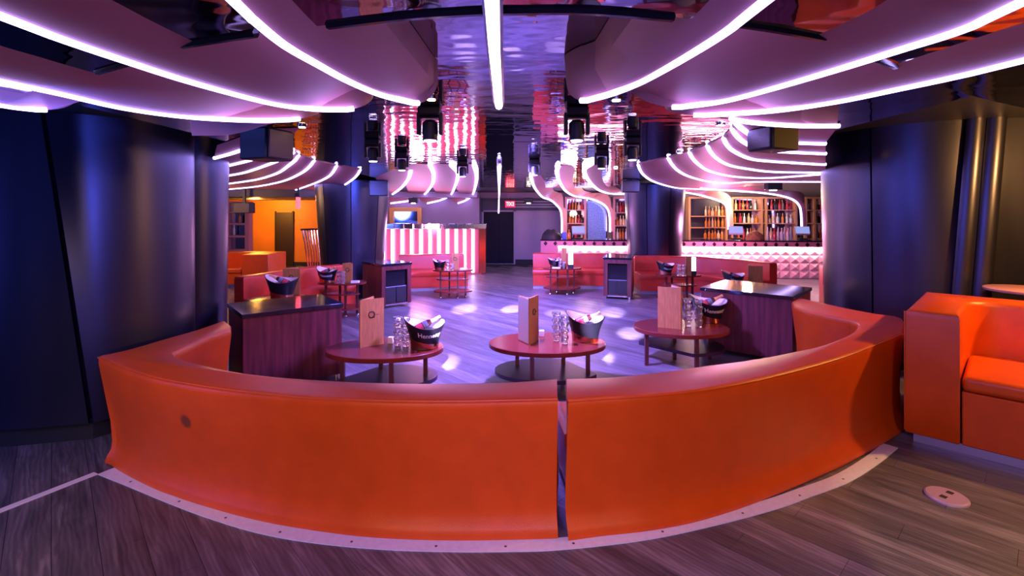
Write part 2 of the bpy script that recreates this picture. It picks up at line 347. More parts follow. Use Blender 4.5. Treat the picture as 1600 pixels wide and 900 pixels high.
# door
d = sempty('door_1', (-0.48, BACK-0.02, 0))
MB().box(-0.54, 0.54, -0.04, 0.0, 0.02, 1.88).build('door_leaf', M['door'], d)
for x in (-0.6, 0.54): MB().box(x, x+0.06, -0.07, 0.0, 0, 1.94).build('door_frame', M['trimgrey'], d)
MB().box(-0.6, 0.6, -0.07, 0.0, 1.88, 1.95).build('door_frame', M['trimgrey'], d)
MB().box(-0.54, 0.54, -0.06, 0.02, 0.0, 0.02).build('door_sill', M['chrome'], d)
for x0, x1 in ((-0.50, -0.02), (0.02, 0.50)): MB().box(x0, x1, -0.055, -0.04, 0.1, 1.8).build('door_panel', M['door'], d, bevel=0.01)
d2 = sempty('door_2', (-7.92, BACK-0.62, 0))
MB().box(-0.28, 0.28, -0.03, 0.0, 0.0, 1.86).build('door_leaf', mat('brown_door', (0.018, 0.005, 0.003), 0.5), d2)
for x in (-0.32, 0.28): MB().box(x, x+0.04, -0.05, 0.0, 0, 1.9).build('door_frame', M['black'], d2)
struct(MB().box(XL, -5.2, BACK-0.63, BACK-0.6, 0, 0.13).build('baseboard_left', M['black']))
struct(MB().box(XL, -5.6, 13.2, BACK-0.62, 2.28, 2.6).build('trim_3', M['wall_dark']))
# curved metal strip and straight strip in the floor
so = [hp(*p) for p in ((120, 730), (153, 742), (205, 763), (270, 790), (330, 812), (400, 833), (480, 848), (590, 859), (700, 863), (790, 863), (876, 860), (1000, 846), (1100, 826), (1208, 798), (1270, 776), (1327, 754), (1372, 726), (1403, 701))][1:]
so = catmull(so, 5)
N = normals2(so, False)
def inn(p, q, d): return (p[0]-q.x*d, p[1]-q.y*d)
sgn = 1 if N[len(N)//2].y < 0 else -1
si = [(p[0]-sgn*q.x*0.10, p[1]-sgn*q.y*0.10) for p, q in zip(so, N)]
st = struct(MB().prism(so+si[::-1], 0.0005, 0.006).build('trim_4', M['strip'], smooth=False))
for k in range(4, len(so)-2, 6):
    p = (Vector(so[k])*0.6+Vector(si[k])*0.4)
    MB().lathe([(0.008, 0.0055), (0.008, 0.0075), (0.004, 0.0085)], 8, cx=p.x, cy=p.y).build('screw', M['screw'], st)
a = Vector(hp(150, 740)); b = Vector(hp(-120, 846)); dd = (b-a).normalized(); q = Vector((dd.y, -dd.x))*0.028
struct(MB().prism([tuple(a+q), tuple(a-q), tuple(b-q), tuple(b+q)], 0.0005, 0.005).build('trim_5', mat('white_strip', (0.8, 0.74, 0.72), 0.4)))

# ------------------------------------------------------------------ columns clad in dark metal sheets
def sheet(parent, bot, top, z0, z1, name='panel', th=0.03, m=None):
    n = len(bot); nz = 6; mb = MB(); Nb = normals2(bot, False)
    for side in (0, 1):
        vs = []
        for k in range(nz+1):
            t = k/nz
            for i in range(n):
                x = bot[i][0]*(1-t)+top[i][0]*t; y = bot[i][1]*(1-t)+top[i][1]*t
                vs.append((x-Nb[i].x*th*side, y-Nb[i].y*th*side, z0+(z1-z0)*t))
        fs = [(k*n+i, k*n+i+1, (k+1)*n+i+1, (k+1)*n+i) for k in range(nz) for i in range(n-1)]
        mb.add(vs, fs)
    o = n*(nz+1)
    rim = list(range(n))+[k*n+n-1 for k in range(1, nz+1)]+[nz*n+i for i in range(n-2, -1, -1)]+[k*n for k in range(nz-1, 0, -1)]
    for i in range(len(rim)):
        a, b = rim[i-1], rim[i]; mb.f.append((a, b, b+o, a+o))
    return mb.build(name, m or M['column'], parent, world=False, ang=50)
cn = sempty('column_1')
bot1 = catmull([(-5.6, 3.90), (-4.8, 3.90), (-4.05, 3.96), (-3.47, 4.09)], 5)
top1 = catmull([(-5.6, 3.84), (-4.9, 3.84), (-4.3, 3.89), (-3.80, 4.02)], 5)
bot2 = catmull([(-3.435, 4.10), (-3.33, 4.25), (-3.22, 4.45), (-3.15, 4.65), (-3.13, 4.85), (-3.2, 5.05), (-3.4, 5.2)], 5)
top2 = catmull([(-3.765, 4.03), (-3.55, 4.10), (-3.33, 4.32), (-3.20, 4.58), (-3.15, 4.85), (-3.22, 5.06), (-3.42, 5.2)], 5)
sheet(cn, bot1, top1, 0.16, 2.70); sheet(cn, bot2, top2, 0.16, 2.70)
c3 = [(-3.66+0.39*math.cos(a), 5.62+0.39*math.sin(a)) for a in [math.radians(d) for d in range(215, 451, 12)]]
c3t = [(-3.66+0.42*math.cos(a), 5.62+0.42*math.sin(a)) for a in [math.radians(d) for d in range(215, 451, 12)]]
sheet(cn, c3, c3t, 0.16, 2.72)
core = [(-5.6, 3.97), (-4.05, 4.03), (-3.5, 4.17), (-3.27, 4.5), (-3.2, 4.85), (-3.3, 5.1), (-3.45, 5.3), (-3.36, 5.62), (-3.66, 5.9), (-5.6, 5.9)]
MB().prism(core, 0.0, 0.17).build('base', M['black'], cn)
MB().prism([(x-0.12, y+0.03) for x, y in core], 0.17, TOP_Z).build('core', M['black'], cn)
cn2 = sempty('column_2')
def arc(cx, cy, r, a0, a1, n=18): return [(cx+r*math.cos(math.radians(a0+(a1-a0)*i/n)), cy+r*math.sin(math.radians(a0+(a1-a0)*i/n))) for i in range(n+1)]
K2 = (5.42, 6.62)
sheet(cn2, arc(*K2, 1.08, 120, 205.5), arc(*K2, 1.14, 120, 205.5), 0.1, TOP_Z)
sheet(cn2, arc(*K2, 1.08, 206.5, 244), arc(*K2, 1.14, 206.5, 250), 0.1, TOP_Z)
def bump2(cx, cy): return [(cx+0.10*math.cos(math.radians(t))*1.0, cy+0.10*math.sin(math.radians(t))) for t in range(190, 361, 17)]
fb = bump2(4.96, 5.62); ft = bump2(5.12, 5.53)
sheet(cn2, fb, ft, 0.1, TOP_Z, 'fold')
fb = bump2(5.13, 5.56); ft = bump2(5.30, 5.48)
sheet(cn2, fb, ft, 0.1, TOP_Z, 'fold')
sheet(cn2, catmull([(5.22, 5.54), (5.8, 5.47), (6.6, 5.42), (7.6, 5.42)], 5), catmull([(5.40, 5.46), (5.9, 5.40), (6.6, 5.36), (7.6, 5.36)], 5), 0.1, TOP_Z)
MB().prism([(7.6, 5.55), (7.6, 7.6)]+arc(*K2, 1.0, 100, 258), 0, TOP_Z).build('core', M['black'], cn2)
def far_column(name, cx, cy, r0, r1, seams):
    c = sempty(name)
    for a0, a1 in zip(seams[:-1], seams[1:]):
        sheet(c, arc(cx, cy, r0, a0+0.7, a1-0.7, 8), arc(cx, cy, r1, a0+0.7, a1-0.7, 8), 0.1, 2.56)
    MB().lathe([(r0-0.05, 0), (r0-0.05, 0.6), (r1-0.08, 2.56)], 20, cx=cx, cy=cy).build('core', M['black'], c)
    return c
far_column('column_3', -3.62, 11.35, 0.64, 0.82, (150, 195, 240, 285, 330, 375))
far_column('column_4', 3.74, 13.12, 0.64, 0.78, (150, 195, 240, 285, 330, 375))

# ================================================================== CEILING FINS WITH LED EDGES
def fin(name, label, low, high, group, led=True, r=0.013, back=None, m=None, tip=None, lm=None, ledrange=None, ztop=None):
    """low: 3D edge that carries the LED; high: 3D edge on the ceiling, same count."""
    c = thing(name, label, 'ceiling fin', (low[len(low)//2][0], low[len(low)//2][1], MIR_Z), 0, group)
    n = len(low); vs = []
    for i in range(n):
        l = Vector(low[i]); h = Vector(high[i]); d = (l-h); d.z = 0
        d = d.normalized()*0.02 if d.length > 1e-4 else Vector((0, 0, 0))
        mid = l*0.5+h*0.5; mid.z = l.z*0.55+h.z*0.45
        q1 = l*0.82+h*0.18; q1.z = l.z*0.86+h.z*0.14
        zt = ztop if ztop else max(h.z, l.z+0.01)
        vs += [tuple(l), tuple(q1), tuple(mid), tuple(h), (h.x, h.y, zt+0.0005), (l.x+d.x, l.y+d.y, zt)]
    fs = []
    for i in range(n-1):
        for k in range(6):
            a, b = i*6+k, i*6+(k+1) % 6; fs.append((a, b, b+6, a+6))
    fs.append((0, 1, 2, 3, 4, 5)); fs.append(tuple((n-1)*6+k for k in (5, 4, 3, 2, 1, 0)))
    MB().add(vs, fs).build('panel', m or M['fin'], c, world=True, ang=40)
    if led:
        pts = []
        for l, h in list(zip(low, high))[slice(*(ledrange or (0, n)))]:
            d = Vector((l[0]-h[0], l[1]-h[1], 0)); d = d.normalized()*r if d.length > 1e-4 else d
            pts.append((l[0]+d.x, l[1]+d.y, l[2]-r*0.25))
        MB().tube(pts, r, 6).build('led_strip', lm or M['led'], c, world=True)
    return c
LZ, NZ = 2.30, 2.40
def lows(pix, z=LZ): return [(*hp(px, py, z), z) for px, py in pix]
def lerp(a, b, t): return a+(b-a)*t
def near_fin(label, pix, tip, rail, hi_x0, hi_x1, side, led=True, ext=True):
    """one fin over the entrance end: slopes from its LED edge up to the next fin; side +1 where the surface rises towards +x"""
    k_ = 5/6; rail *= k_; hi_x0 *= k_; hi_x1 *= k_
    L = [Vector(p) for p in lows(pix)]
    if ext: L = [L[0]+(L[0]-L[1]).normalized()*0.9]+L
    L = [Vector(p) for p in catmull(L, 6)]
    nled = len(L)
    T = Vector((*hp(tip[0], tip[1], NZ), NZ))
    e = L[-1]; d = (L[-1]-L[-2]).normalized(); extra = []
    ctl = e+d*(T-e).length*0.55                          # rounded end
    for k in range(1, 9):
        t = k/8; p = e*(1-t)**2+ctl*2*t*(1-t)+T*t*t
        extra.append(Vector((p.x, p.y, e.z+(T.z-e.z)*t**1.5)))
    L2 = L+extra; n = len(L2); H = []
    ya, yb = L2[0].y, T.y
    for i, l in enumerate(L2):
        u = i/(n-1); y = lerp(ya, yb, u) if True else l.y
        y = max(l.y, ya+(yb-ya)*u**1.0) if i >= nled else l.y+(yb-e.y)*max(0.0, (i-nled*0.4)/(nled*0.6))**1.5 if i > nled*0.4 else l.y
        if i >= nled-1:
            k = (i-nled+1)/8; y = lerp(H[nled-2].y if i > nled-1 else y, T.y, k)
        hx = lerp(hi_x0, hi_x1, min(1, max(0, (y-rail)/(yb-rail))))
        if side*(hx-l.x) < 0.02 and i < nled: hx = l.x+side*0.02
        if i >= nled:
            k = (i-nled+1)/8; hx = lerp(hx, T.x, k)
        H.append(Vector((hx, min(y, yb), NZ)))
    return fin('ceiling_fin', label, [tuple(p) for p in L2], [tuple(p) for p in H], 'LED edged fins over the entrance end', led, 0.0105, ledrange=(0, nled+1), ztop=MIR_Z-0.003)
near_fin('pink ceiling fin with LED edge, first left of the central light tube', [(375, 0), (400, 25), (450, 67), (500, 97), (550, 125), (600, 147), (650, 161)], (684, 132), 1.60, -0.405, -0.36, 1)
near_fin('pink ceiling fin with LED edge, second left of the central light tube', [(0, 18), (100, 57), (200, 92), (300, 125), (400, 153), (450, 164), (500, 170), (545, 171)], (583, 146), 1.80, -0.60, -0.70, 1)
near_fin('pink ceiling fin with LED edge, third left of the central light tube', [(0, 123), (100, 145), (200, 168), (300, 182), (400, 188), (455, 187)], (490, 174), 2.15, -1.15, -1.20, 1)
near_fin('pink ceiling fin without light, ending above the left column', [(300, 212), (355, 211), (392, 203), (415, 195)], (445, 183), 2.3, -1.5, -1.40, 1, led=False, ext=False)
near_fin('short LED edged ceiling fin at the far left over the dark column', [(-50, 155), (0, 162), (30, 167), (62, 171)], (104, 150), 1.6, -1.75, -2.1, 1)
near_fin('pink ceiling fin with LED edge, first right of the central light tube', [(1185, 0), (1130, 45), (1080, 78), (1030, 108), (990, 130), (950, 147), (915, 157)], (885, 130), 1.53, 0.375, 0.34, -1)
near_fin('pink ceiling fin with LED edge, second right of the central light tube', [(1600, -6), (1500, 42), (1400, 75), (1300, 107), (1200, 137), (1125, 157), (1060, 167)], (985, 143), 1.72, 0.55, 0.62, -1)
near_fin('pink ceiling fin with LED edge, third right of the central light tube', [(1600, 90), (1500, 115), (1400, 137), (1300, 158), (1200, 173), (1100, 180)], (1040, 166), 2.05, 1.05, 1.0, -1)
near_fin('pink LED edged ceiling fin cut square in front of the right column', [(1308, 196), (1250, 196), (1180, 192), (1152, 188)], (1120, 180), 1.9, 1.25, 1.20, -1, ext=False)
# lower mirrored ceiling over the entrance end, with a dark rail on its curved edge
LOW_Z = 2.334
edge = catmull([hp(*p, LOW_Z) for p in ((-140, 190), (20, 150), (152, 112), (278, 71), (400, 52), (512, 39), (640, 24), (780, 16), (920, 16), (1052, 27), (1148, 35), (1288, 59), (1400, 103), (1520, 150), (1700, 190))], 5)
struct(MB().prism([(-3.0, -0.7)]+edge+[(3.2, -0.7)], LOW_Z, MIR_Z-0.002).build('entrance_ceiling', M['mirror'], smooth=False))
def rail_seg(n, pix):
    pts = catmull([(*hp(px, py, LOW_Z), LOW_Z) for px, py in pix], 5)
    struct(MB().tube(pts, 0.011, 6).build('trim_%d' % n, M['black_gloss']))
rail_seg(6, [(512, 39), (640, 24), (768, 16)]); rail_seg(7, [(782, 16), (920, 16), (1052, 27)])
rail_seg(8, [(278, 71), (340, 61), (400, 52)]); rail_seg(9, [(152, 112), (200, 98)])
rail_seg(10, [(1148, 35), (1220, 46), (1288, 59)]); rail_seg(11, [(1370, 91), (1400, 103)])
# central tube and its continuation
def tube_light(label, pts, wd):
    c = thing('tube_light', label, 'tube light', (pts[0][0], pts[0][1], MIR_Z))
    P = [Vector(p) for p in pts]
    MB().tube([tuple(p+Vector((0, 0, -0.014))) for p in P], wd*0.62, 8).build('profile', M['acrylic'], c, world=True)
    MB().tube([tuple(p+Vector((0, 0, -0.014-wd*0.42))) for p in P], wd*0.42, 8).build('led_strip', M['led_white'], c, world=True)
tube_light('straight white light tube running along the mirrored ceiling centre above the camera', [(*hp(767, -60, 2.326), 2.326), (*hp(772.5, 60, 2.326), 2.326), (*hp(779.5, 154, 2.326), 2.326)], 0.034)
tube_light('thin white light tube hanging down the wall above the far dark door', [(*hp(780, 257, 2.47), 2.47), (*hp(780, 290, 2.47), 2.47), at(780, 303, 16.55), at(779.5, 310, 16.6), at(779, 331, 17.8)], 0.05)

FZ = 2.47
def far_group(side, lines, first_off, labels, group, r=0.018):
    prev = None
    for idx, (pix, lab) in enumerate(zip(lines, labels)):
        L = [Vector(p) for p in catmull(lows(pix, FZ), 4)]
        L[0].z = MIR_Z-0.012
        if prev is None: Hh = [p+Vector(first_off) for p in L]
        else:
            # nearest parameter on the previous line, stretched over the same count
            n = len(L); m = len(prev); Hh = []
            for i in range(n):
                f = i/(n-1)*(m-1); a = int(f); b = min(a+1, m-1); Hh.append(prev[a].lerp(prev[b], f-a))
        Hh = [Vector((p.x, p.y, MIR_Z-0.006)) for p in Hh]
        fin('ceiling_fin', lab, [tuple(p) for p in L], [tuple(p) for p in Hh], group, True, r, lm=M['led_far'])
        prev = L
ORD = ['nearest', 'second', 'third', 'fourth', 'fifth', 'sixth', 'seventh']
far_group(-1, [
    [(440, 228), (400, 229), (382, 232), (360, 239), (335, 246)],
    [(452, 236), (420, 240), (388, 250), (360, 257), (335, 263)],
    [(458, 240), (422, 255), (385, 268), (360, 273), (335, 277)],
    [(466, 245), (450, 258), (432, 270), (400, 280), (360, 286), (335, 289)],
    [(490, 253), (470, 270), (440, 283), (400, 291), (360, 295), (335, 297)],
    [(525, 261), (510, 277), (480, 290), (450, 299), (410, 302), (360, 302.5)],
    [(562, 267), (550, 280), (530, 292), (500, 301), (453, 304.5), (410, 306), (360, 308)]], (0.5, -0.8, 0),
    ['LED edged ceiling fin between the left columns, %s from the camera' % k for k in ORD], 'fins between the left columns')
far_group(1, [
    [(1146, 187), (1160, 200), (1180, 212), (1210, 219), (1248, 221.6), (1290, 223)],
    [(1144, 203), (1160, 219), (1180, 229), (1205, 234), (1230, 236), (1290, 239)],
    [(1131, 218), (1144, 233), (1170, 246), (1200, 250.4), (1274, 255.4), (1290, 256)],
    [(1106, 230), (1120, 246), (1140, 257), (1170, 263), (1210, 267.6), (1290, 269)],
    [(1078, 240), (1090, 254), (1108, 266), (1140, 274), (1172, 277), (1210, 277), (1290, 271)],
    [(1045, 249), (1060, 266), (1080, 276), (1108, 283), (1140, 285.4), (1180, 283.4), (1290, 283.4)],
    [(998, 259), (1006, 272), (1020, 282), (1040, 289), (1060, 293.4), (1082, 294.5), (1110, 296)]], (-0.4, -0.8, 0),
    ['LED edged ceiling fin between the right columns, %s from the camera' % k for k in ORD], 'fins between the right columns')
# fins over the far end: lights curve over the ceiling and down to the far wall
def end_fin(lab, pix, wallpix, wallY, outx, rib=None):
    L = [Vector(p) for p in lows(pix, FZ)]; L[0].z = MIR_Z-0.012
    L += [Vector(at(px, py, wallY)) for px, py in wallpix]
    L = [Vector(p) for p in catmull(L, 4)]
    Hh = [Vector((p.x+outx*min(1.0, 0.35+p.y/14), p.y, max(MIR_Z-0.004, p.z+0.03))) for p in L]
    return fin('ceiling_fin', lab, [tuple(p) for p in L], [tuple(p) for p in Hh], 'fins over the far end', True, 0.028, lm=M['led_far'])
end_fin('LED edged far ceiling fin, leftmost over the striped booth', [(638.7, 268), (635, 280), (624.5, 293.5), (612, 303)], [], 17, -0.55)
end_fin('LED edged far ceiling fin, second from left over the striped booth', [(668, 259), (675, 274), (672, 290), (661, 304)], [(640, 313), (609, 317.5)], 17.3, -0.55)
end_fin('LED edged far ceiling fin, third from left over the striped booth', [(701, 259), (711.5, 268), (712, 280), (708, 293.5), (703, 304)], [(689, 312), (666, 317.5)], 17.3, -0.5)
end_fin('LED edged far ceiling fin closest to the door on the booth side', [(737, 259), (742, 274), (741, 290), (737, 304)], [(727, 312.5), (714, 317.5)], 17.3, -0.45)
def rib_fin(lab, pts, outx, z_top=2.53):
    L = [Vector(p) for p in catmull(pts, 5)]
    c = fin('ceiling_fin', lab, [tuple(p) for p in L], [(p.x+lerp(0.14, outx, max(0, min(1, (p.z-2.05)/0.3))), p.y+0.02, lerp(p.z+0.004, max(z_top, p.z+0.02), max(0, min(1, (p.z-2.05)/0.3)))) for p in L], 'fins running down into the bar back', True, 0.03, lm=M['led_far'])
    return c
def L3(px, py, z): Y = (HC-z)*FP/(py-CY); return ((px-CX)/FP*Y, Y, z)
rib_fin('LED edged far fin running down the wall beside the door, left of bar', [L3(832, 275, 2.488), L3(836, 290, 2.47), L3(842, 300, 2.46), at(850, 308, 16.2), at(861, 312, 16.4), at(870, 319, 16.4), at(877, 328, 16.4), at(879, 341, 16.4), at(879.5, 364, 16.4)], 0.42)
rib_fin('LED edged far fin running down between the blue panel and bottles', [L3(876, 259, 2.488), L3(873.5, 269.5, 2.47), L3(878, 286.5, 2.47), L3(887, 299, 2.46), at(900, 306, 16.2), at(926, 311, 16.3), at(942.5, 318, 16.4), at(951, 327, 16.4), at(954, 340, 16.4), at(954.5, 362, 16.4)], 0.42)
rib_fin('LED edged far fin curving towards the right column beside small speaker', [L3(930, 253, 2.488), L3(916.5, 263.5, 2.47), L3(919.5, 277, 2.47), L3(928.5, 289, 2.47), L3(940, 297.5, 2.46), at(956, 302, 15.6), at(980, 302.5, 15.8)], 0.42)
rib_fin('LED edged far fin running down beside the tall right bar shelves', [L3(1097, 294, 2.46), L3(1160, 298, 2.44), at(1190, 300.5, 14.6), at(1220, 305, 15.4), at(1240, 311.5, 16.0), at(1250, 321, 16.2), at(1253, 334, 16.2), at(1254, 358, 16.2)], 0.35)
rib_fin('LED edged far fin running down behind the right far column', [L3(1065, 299, 2.44), at(1085, 302, 15.2), at(1105, 307, 15.6), at(1124, 313, 16.0), at(1135, 320, 16.2), at(1138.5, 334, 16.2), at(1139.5, 358, 16.2)], 0.35)

# ================================================================== SOFAS
ZS = 0.82
def near_sofa(label, outer, arm_out, arm_in, inner, seat_n, name='curved_sofa'):
    O = [hp(px, py, ZS) for px, py in outer]; O = catmull(O, 4)
    A = [hp(px, py, ZS) for px, py in arm_out]; A = catmull(A, 3)
    B = [hp(px, py, ZS) for px, py in arm_in]; I = [hp(px, py, ZS) for px, py in inner]; I = catmull(I, 4)
    pts = O+A[1:]+B+I
    c = thing(name, label, 'sofa', (O[len(O)//3][0], O[len(O)//3][1], 0))
    if area2(pts) < 0: NN = [-q for q in normals2(pts)]
    else: NN = normals2(pts)
    no = normals2(O, False)[0]; ni = normals2(I, False)[-1]      # the ends at the gap stay upright
    NN[0] = no if no.dot(NN[1]) > 0 else -no; NN[-1] = ni if ni.dot(NN[-2]) > 0 else -ni
    foot = [(-3.2, .03), (-2.9, .045), (-2.3, .08), (-1.9, .07), (-1.5, .05), (-0.9, .025), (0.3, -.01), (1.7, 0.0), (2.2, -.01), (2.7, -.035), (3.06, -.06), (3.6, -.06)]
    def ins(i, z):                       # the foot of the back follows the metal strip
        if i >= len(O): return 0.0
        x = pts[i][0]
        for (a, u), (b, v) in zip(foot[:-1], foot[1:]):
            if a <= x <= b: return lerp(u, v, (x-a)/(b-a))*max(0.0, 1-z/0.75)
        return 0.0
    rs = [[(p[0]+q.x*(o-ins(i, z)), p[1]+q.y*(o-ins(i, z)), z) for i, (p, q) in enumerate(zip(pts, NN))] for z, o in
          [(0.008, -0.010), (0.03, -0.012), (0.06, -0.024), (0.11, -0.052), (0.17, -0.062), (0.32, -0.058), (0.55, -0.03), (0.76, -0.004), (0.80, -0.004), (0.813, -0.012), (0.82, -0.03)]]
    MB().rings(rs).build('backrest', M['leather'], c, world=True, ang=32)
    # seat inside the curve, pushed towards the middle of the dance floor
    mid = Vector((0.1, 6.4)); S = [Vector(p) for p in I[seat_n[0]:seat_n[1]]] if seat_n else [Vector(p) for p in I]
    S2 = []
    for p in S: S2.append(p+(mid-p).normalized()*0.58)
    S1 = [p+(mid-p).normalized()*0.04 for p in S]
    poly = [tuple(p) for p in S1]+[tuple(p) for p in S2[::-1]]
    MB().rings(offset_rings(poly, [(0.34, -0.02), (0.36, 0.0), (0.43, 0.0), (0.45, -0.03)])).build('seat', M['leather'], c, world=True, ang=50)
    MB().rings(offset_rings(poly, [(0.07, -0.02), (0.34, -0.02)])).build('seat_base', M['leather'], c, world=True)
    MB().rings(offset_rings(poly, [(0.0, -0.06), (0.07, -0.06)])).build('plinth', M['plinth'], c, world=True)
    MB().tube([(p[0], p[1], 0.806) for p in O], 0.006, 5).build('piping', M['leather'], c, world=True)
    return c
near_sofa('orange curved leather sofa with its back to the camera, left half with stain',
    [(872, 622), (800, 624), (720, 625.5), (640, 625.5), (560, 623.6), (480, 619), (406, 613), (329.5, 604), (252.6, 591), (214, 580.5), (178, 567), (153, 555.6)],
    [(153, 555.6), (201, 545), (252.6, 530), (304, 515.5), (343, 502)],
    [(353, 501), (362, 508), (362, 515), (329.5, 525), (299, 538.5), (281, 546)],
    [(272, 550), (278, 557), (293.6, 563), (329.5, 571), (381, 581), (458, 589), (560, 595), (640, 597), (720, 597), (800, 595), (868, 590)], (4, 99))
near_sofa('orange curved leather sofa with its back to the camera, right half',
    [(888, 624), (940, 620), (1020, 615), (1100, 606), (1200, 587), (1305.6, 559), (1369, 536), (1411, 519.5)],
    [(1411, 519.5), (1411, 497), (1369, 489.7), (1327, 482), (1284.5, 472.5), (1257, 466.5)],
    [(1245, 466), (1236, 471), (1240, 477), (1263, 485.5), (1305.6, 495), (1328, 499)],
    [(1338, 503), (1340, 508), (1327, 521), (1284.5, 538), (1242, 547.5), (1200, 556), (1149, 564), (1100, 570), (1035, 579), (960, 587), (884, 590)], (0, 99))
# dark spot on the left sofa back
bs = bpy.data.objects['curved_sofa']
p = at(284, 661, 3.13)
# square sofa at the right edge of the picture
c = thing('armchair_sofa', 'orange leather sofa with square arm and thick seat at the right edge', 'sofa', (3.25, 4.13, 0), -PI/4)
U = [(0, 0), (0.34, 0), (0.34, 0.3), (0.345, 0.7)]+[(0.345+0.22*(1-math.cos(math.radians(t))), 0.74+0.22*math.sin(math.radians(t))) for t in range(10, 91, 16)]+[(1.9, 0.96), (1.96, 0.9), (1.96, 0), (2.3, 0), (2.3, 1.29), (0, 1.29)]
U2 = []
for i in range(len(U)):
    a, b = Vector(U[i]), Vector(U[(i+1) % len(U)]); n = max(1, int((b-a).length/0.12))
    U2 += [tuple(a.lerp(b, k/n)) for k in range(n)]
MB().rings(offset_rings(U2, [(0.075, -0.015), (0.09, 0), (0.5, 0.0), (1.04, -0.004), (1.075, -0.012), (1.09, -0.035)])).build('backrest', M['leather'], c, ang=45)
MB().box(0.35, 1.95, 0.012, 0.955, 0.075, 0.495).build('seat_base', M['leather'], c, bevel=0.01)
MB().box(0.352, 1.15, -0.005, 0.95, 0.50, 0.615).build('seat_cushion', M['leather'], c, bevel=0.035, seg=4)
MB().box(1.155, 1.955, -0.005, 0.95, 0.50, 0.615).build('seat_cushion', M['leather'], c, bevel=0.035, seg=4)
MB().box(0.05, 2.25, 0.05, 1.24, 0.0, 0.075).build('plinth', M['plinth'], c)
MB().tube([(0.0, -0.004, 0.10), (0.0, -0.004, 1.075)], 0.006, 5).build('piping', M['leather'], c)
MB().lathe([(0.010, 0), (0.010, 0.006), (0.003, 0.008)], 8).xf(Matrix.Translation((0.335, 0.80, 0.78)) @ Matrix.Rotation(PI/2, 4, 'Y')).build('button', M['screw'], c)

def arc_sofa(label, back, side, name='banquette', m=None, ends=(0.2, 0.2), depth=0.62, zs=ZS, zseat=0.47):
    """back: polyline of the outer top edge; side=+1 when the seat lies to the left of the walking direction"""
    B = catmull(back, 4) if len(back) > 2 else [tuple(Vector(back[0]).lerp(Vector(back[1]), t/6)) for t in range(7)]
    N = normals2(B, False); m = m or M['leather_red']
    off = lambda d: [(p[0]-side*q.x*d, p[1]-side*q.y*d) for p, q in zip(B, N)]
    c = thing(name, label, 'sofa', (B[len(B)//2][0], B[len(B)//2][1], 0))
    MB().rings(offset_rings(B+off(0.22)[::-1], [(0.08, 0), (zs-0.04, 0), (zs-0.01, -0.01), (zs, -0.03)])).build('backrest', m, c, world=True, ang=45)
    MB().rings(offset_rings(off(0.225)+off(0.22+depth)[::-1], [(zseat-0.12, 0.0), (zseat-0.10, 0.01), (zseat-0.02, 0.01), (zseat, -0.02)])).build('seat', m, c, world=True, ang=50)
    MB().rings(offset_rings(off(0.225)+off(0.20+depth)[::-1], [(0.08, 0), (zseat-0.121, 0)])).build('seat_base', m, c, world=True)
    MB().rings(offset_rings(off(0.05)+off(0.16+depth)[::-1], [(0.0, 0), (0.08, 0)])).build('plinth', M['plinth'], c, world=True)
    return c
arc_sofa('curved red leather banquette behind the left black-topped cabinet', [hp(366, 432, ZS), hp(400, 427.5, ZS), hp(440, 421.5, ZS), hp(472, 417, ZS), (-3.85, 9.95), (-3.55, 10.25)], -1, depth=0.5)
arc_sofa('straight red leather banquette in front of the light-striped booth', [(-2.85, 12.5), (-1.27, 12.9)], -1)
arc_sofa('straight red leather banquette facing us before the left bar end', [(0.55, 13.05), (2.7, 12.97)], -1)
arc_sofa('curved red leather banquette before the pink glowing bar front', [(2.95, 12.2), (3.75, 12.16), (4.55, 11.9), (5.2, 11.2), (5.55, 10.45)], -1)
arc_sofa('end of a red leather banquette half hidden by the right column', [(6.12, 9.95), (7.4, 9.6)], -1, zs=0.84)
# square orange sofa in the back left corner
c = thing('lounge_sofa', 'square orange sofa in front of the shelf by orange wall', 'sofa', (-6.9, 12.9, 0))
MB().box(0.15, 0.82, -0.45, 0.55, 0.08, 0.82).build('arm', M['leather'], c, bevel=0.02)
MB().box(-1.6, 0.145, 0.25, 0.55, 0.08, 0.82).build('backrest', M['leather'], c, bevel=0.02)
MB().box(-1.6, 0.14, -0.45, 0.245, 0.08, 0.34).build('seat_base', M['leather'], c)
MB().box(-1.6, 0.14, -0.47, 0.245, 0.345, 0.47).build('seat', M['leather'], c, bevel=0.03)
MB().box(-1.55, 0.78, -0.4, 0.5, 0, 0.08).build('plinth', M['plinth'], c)

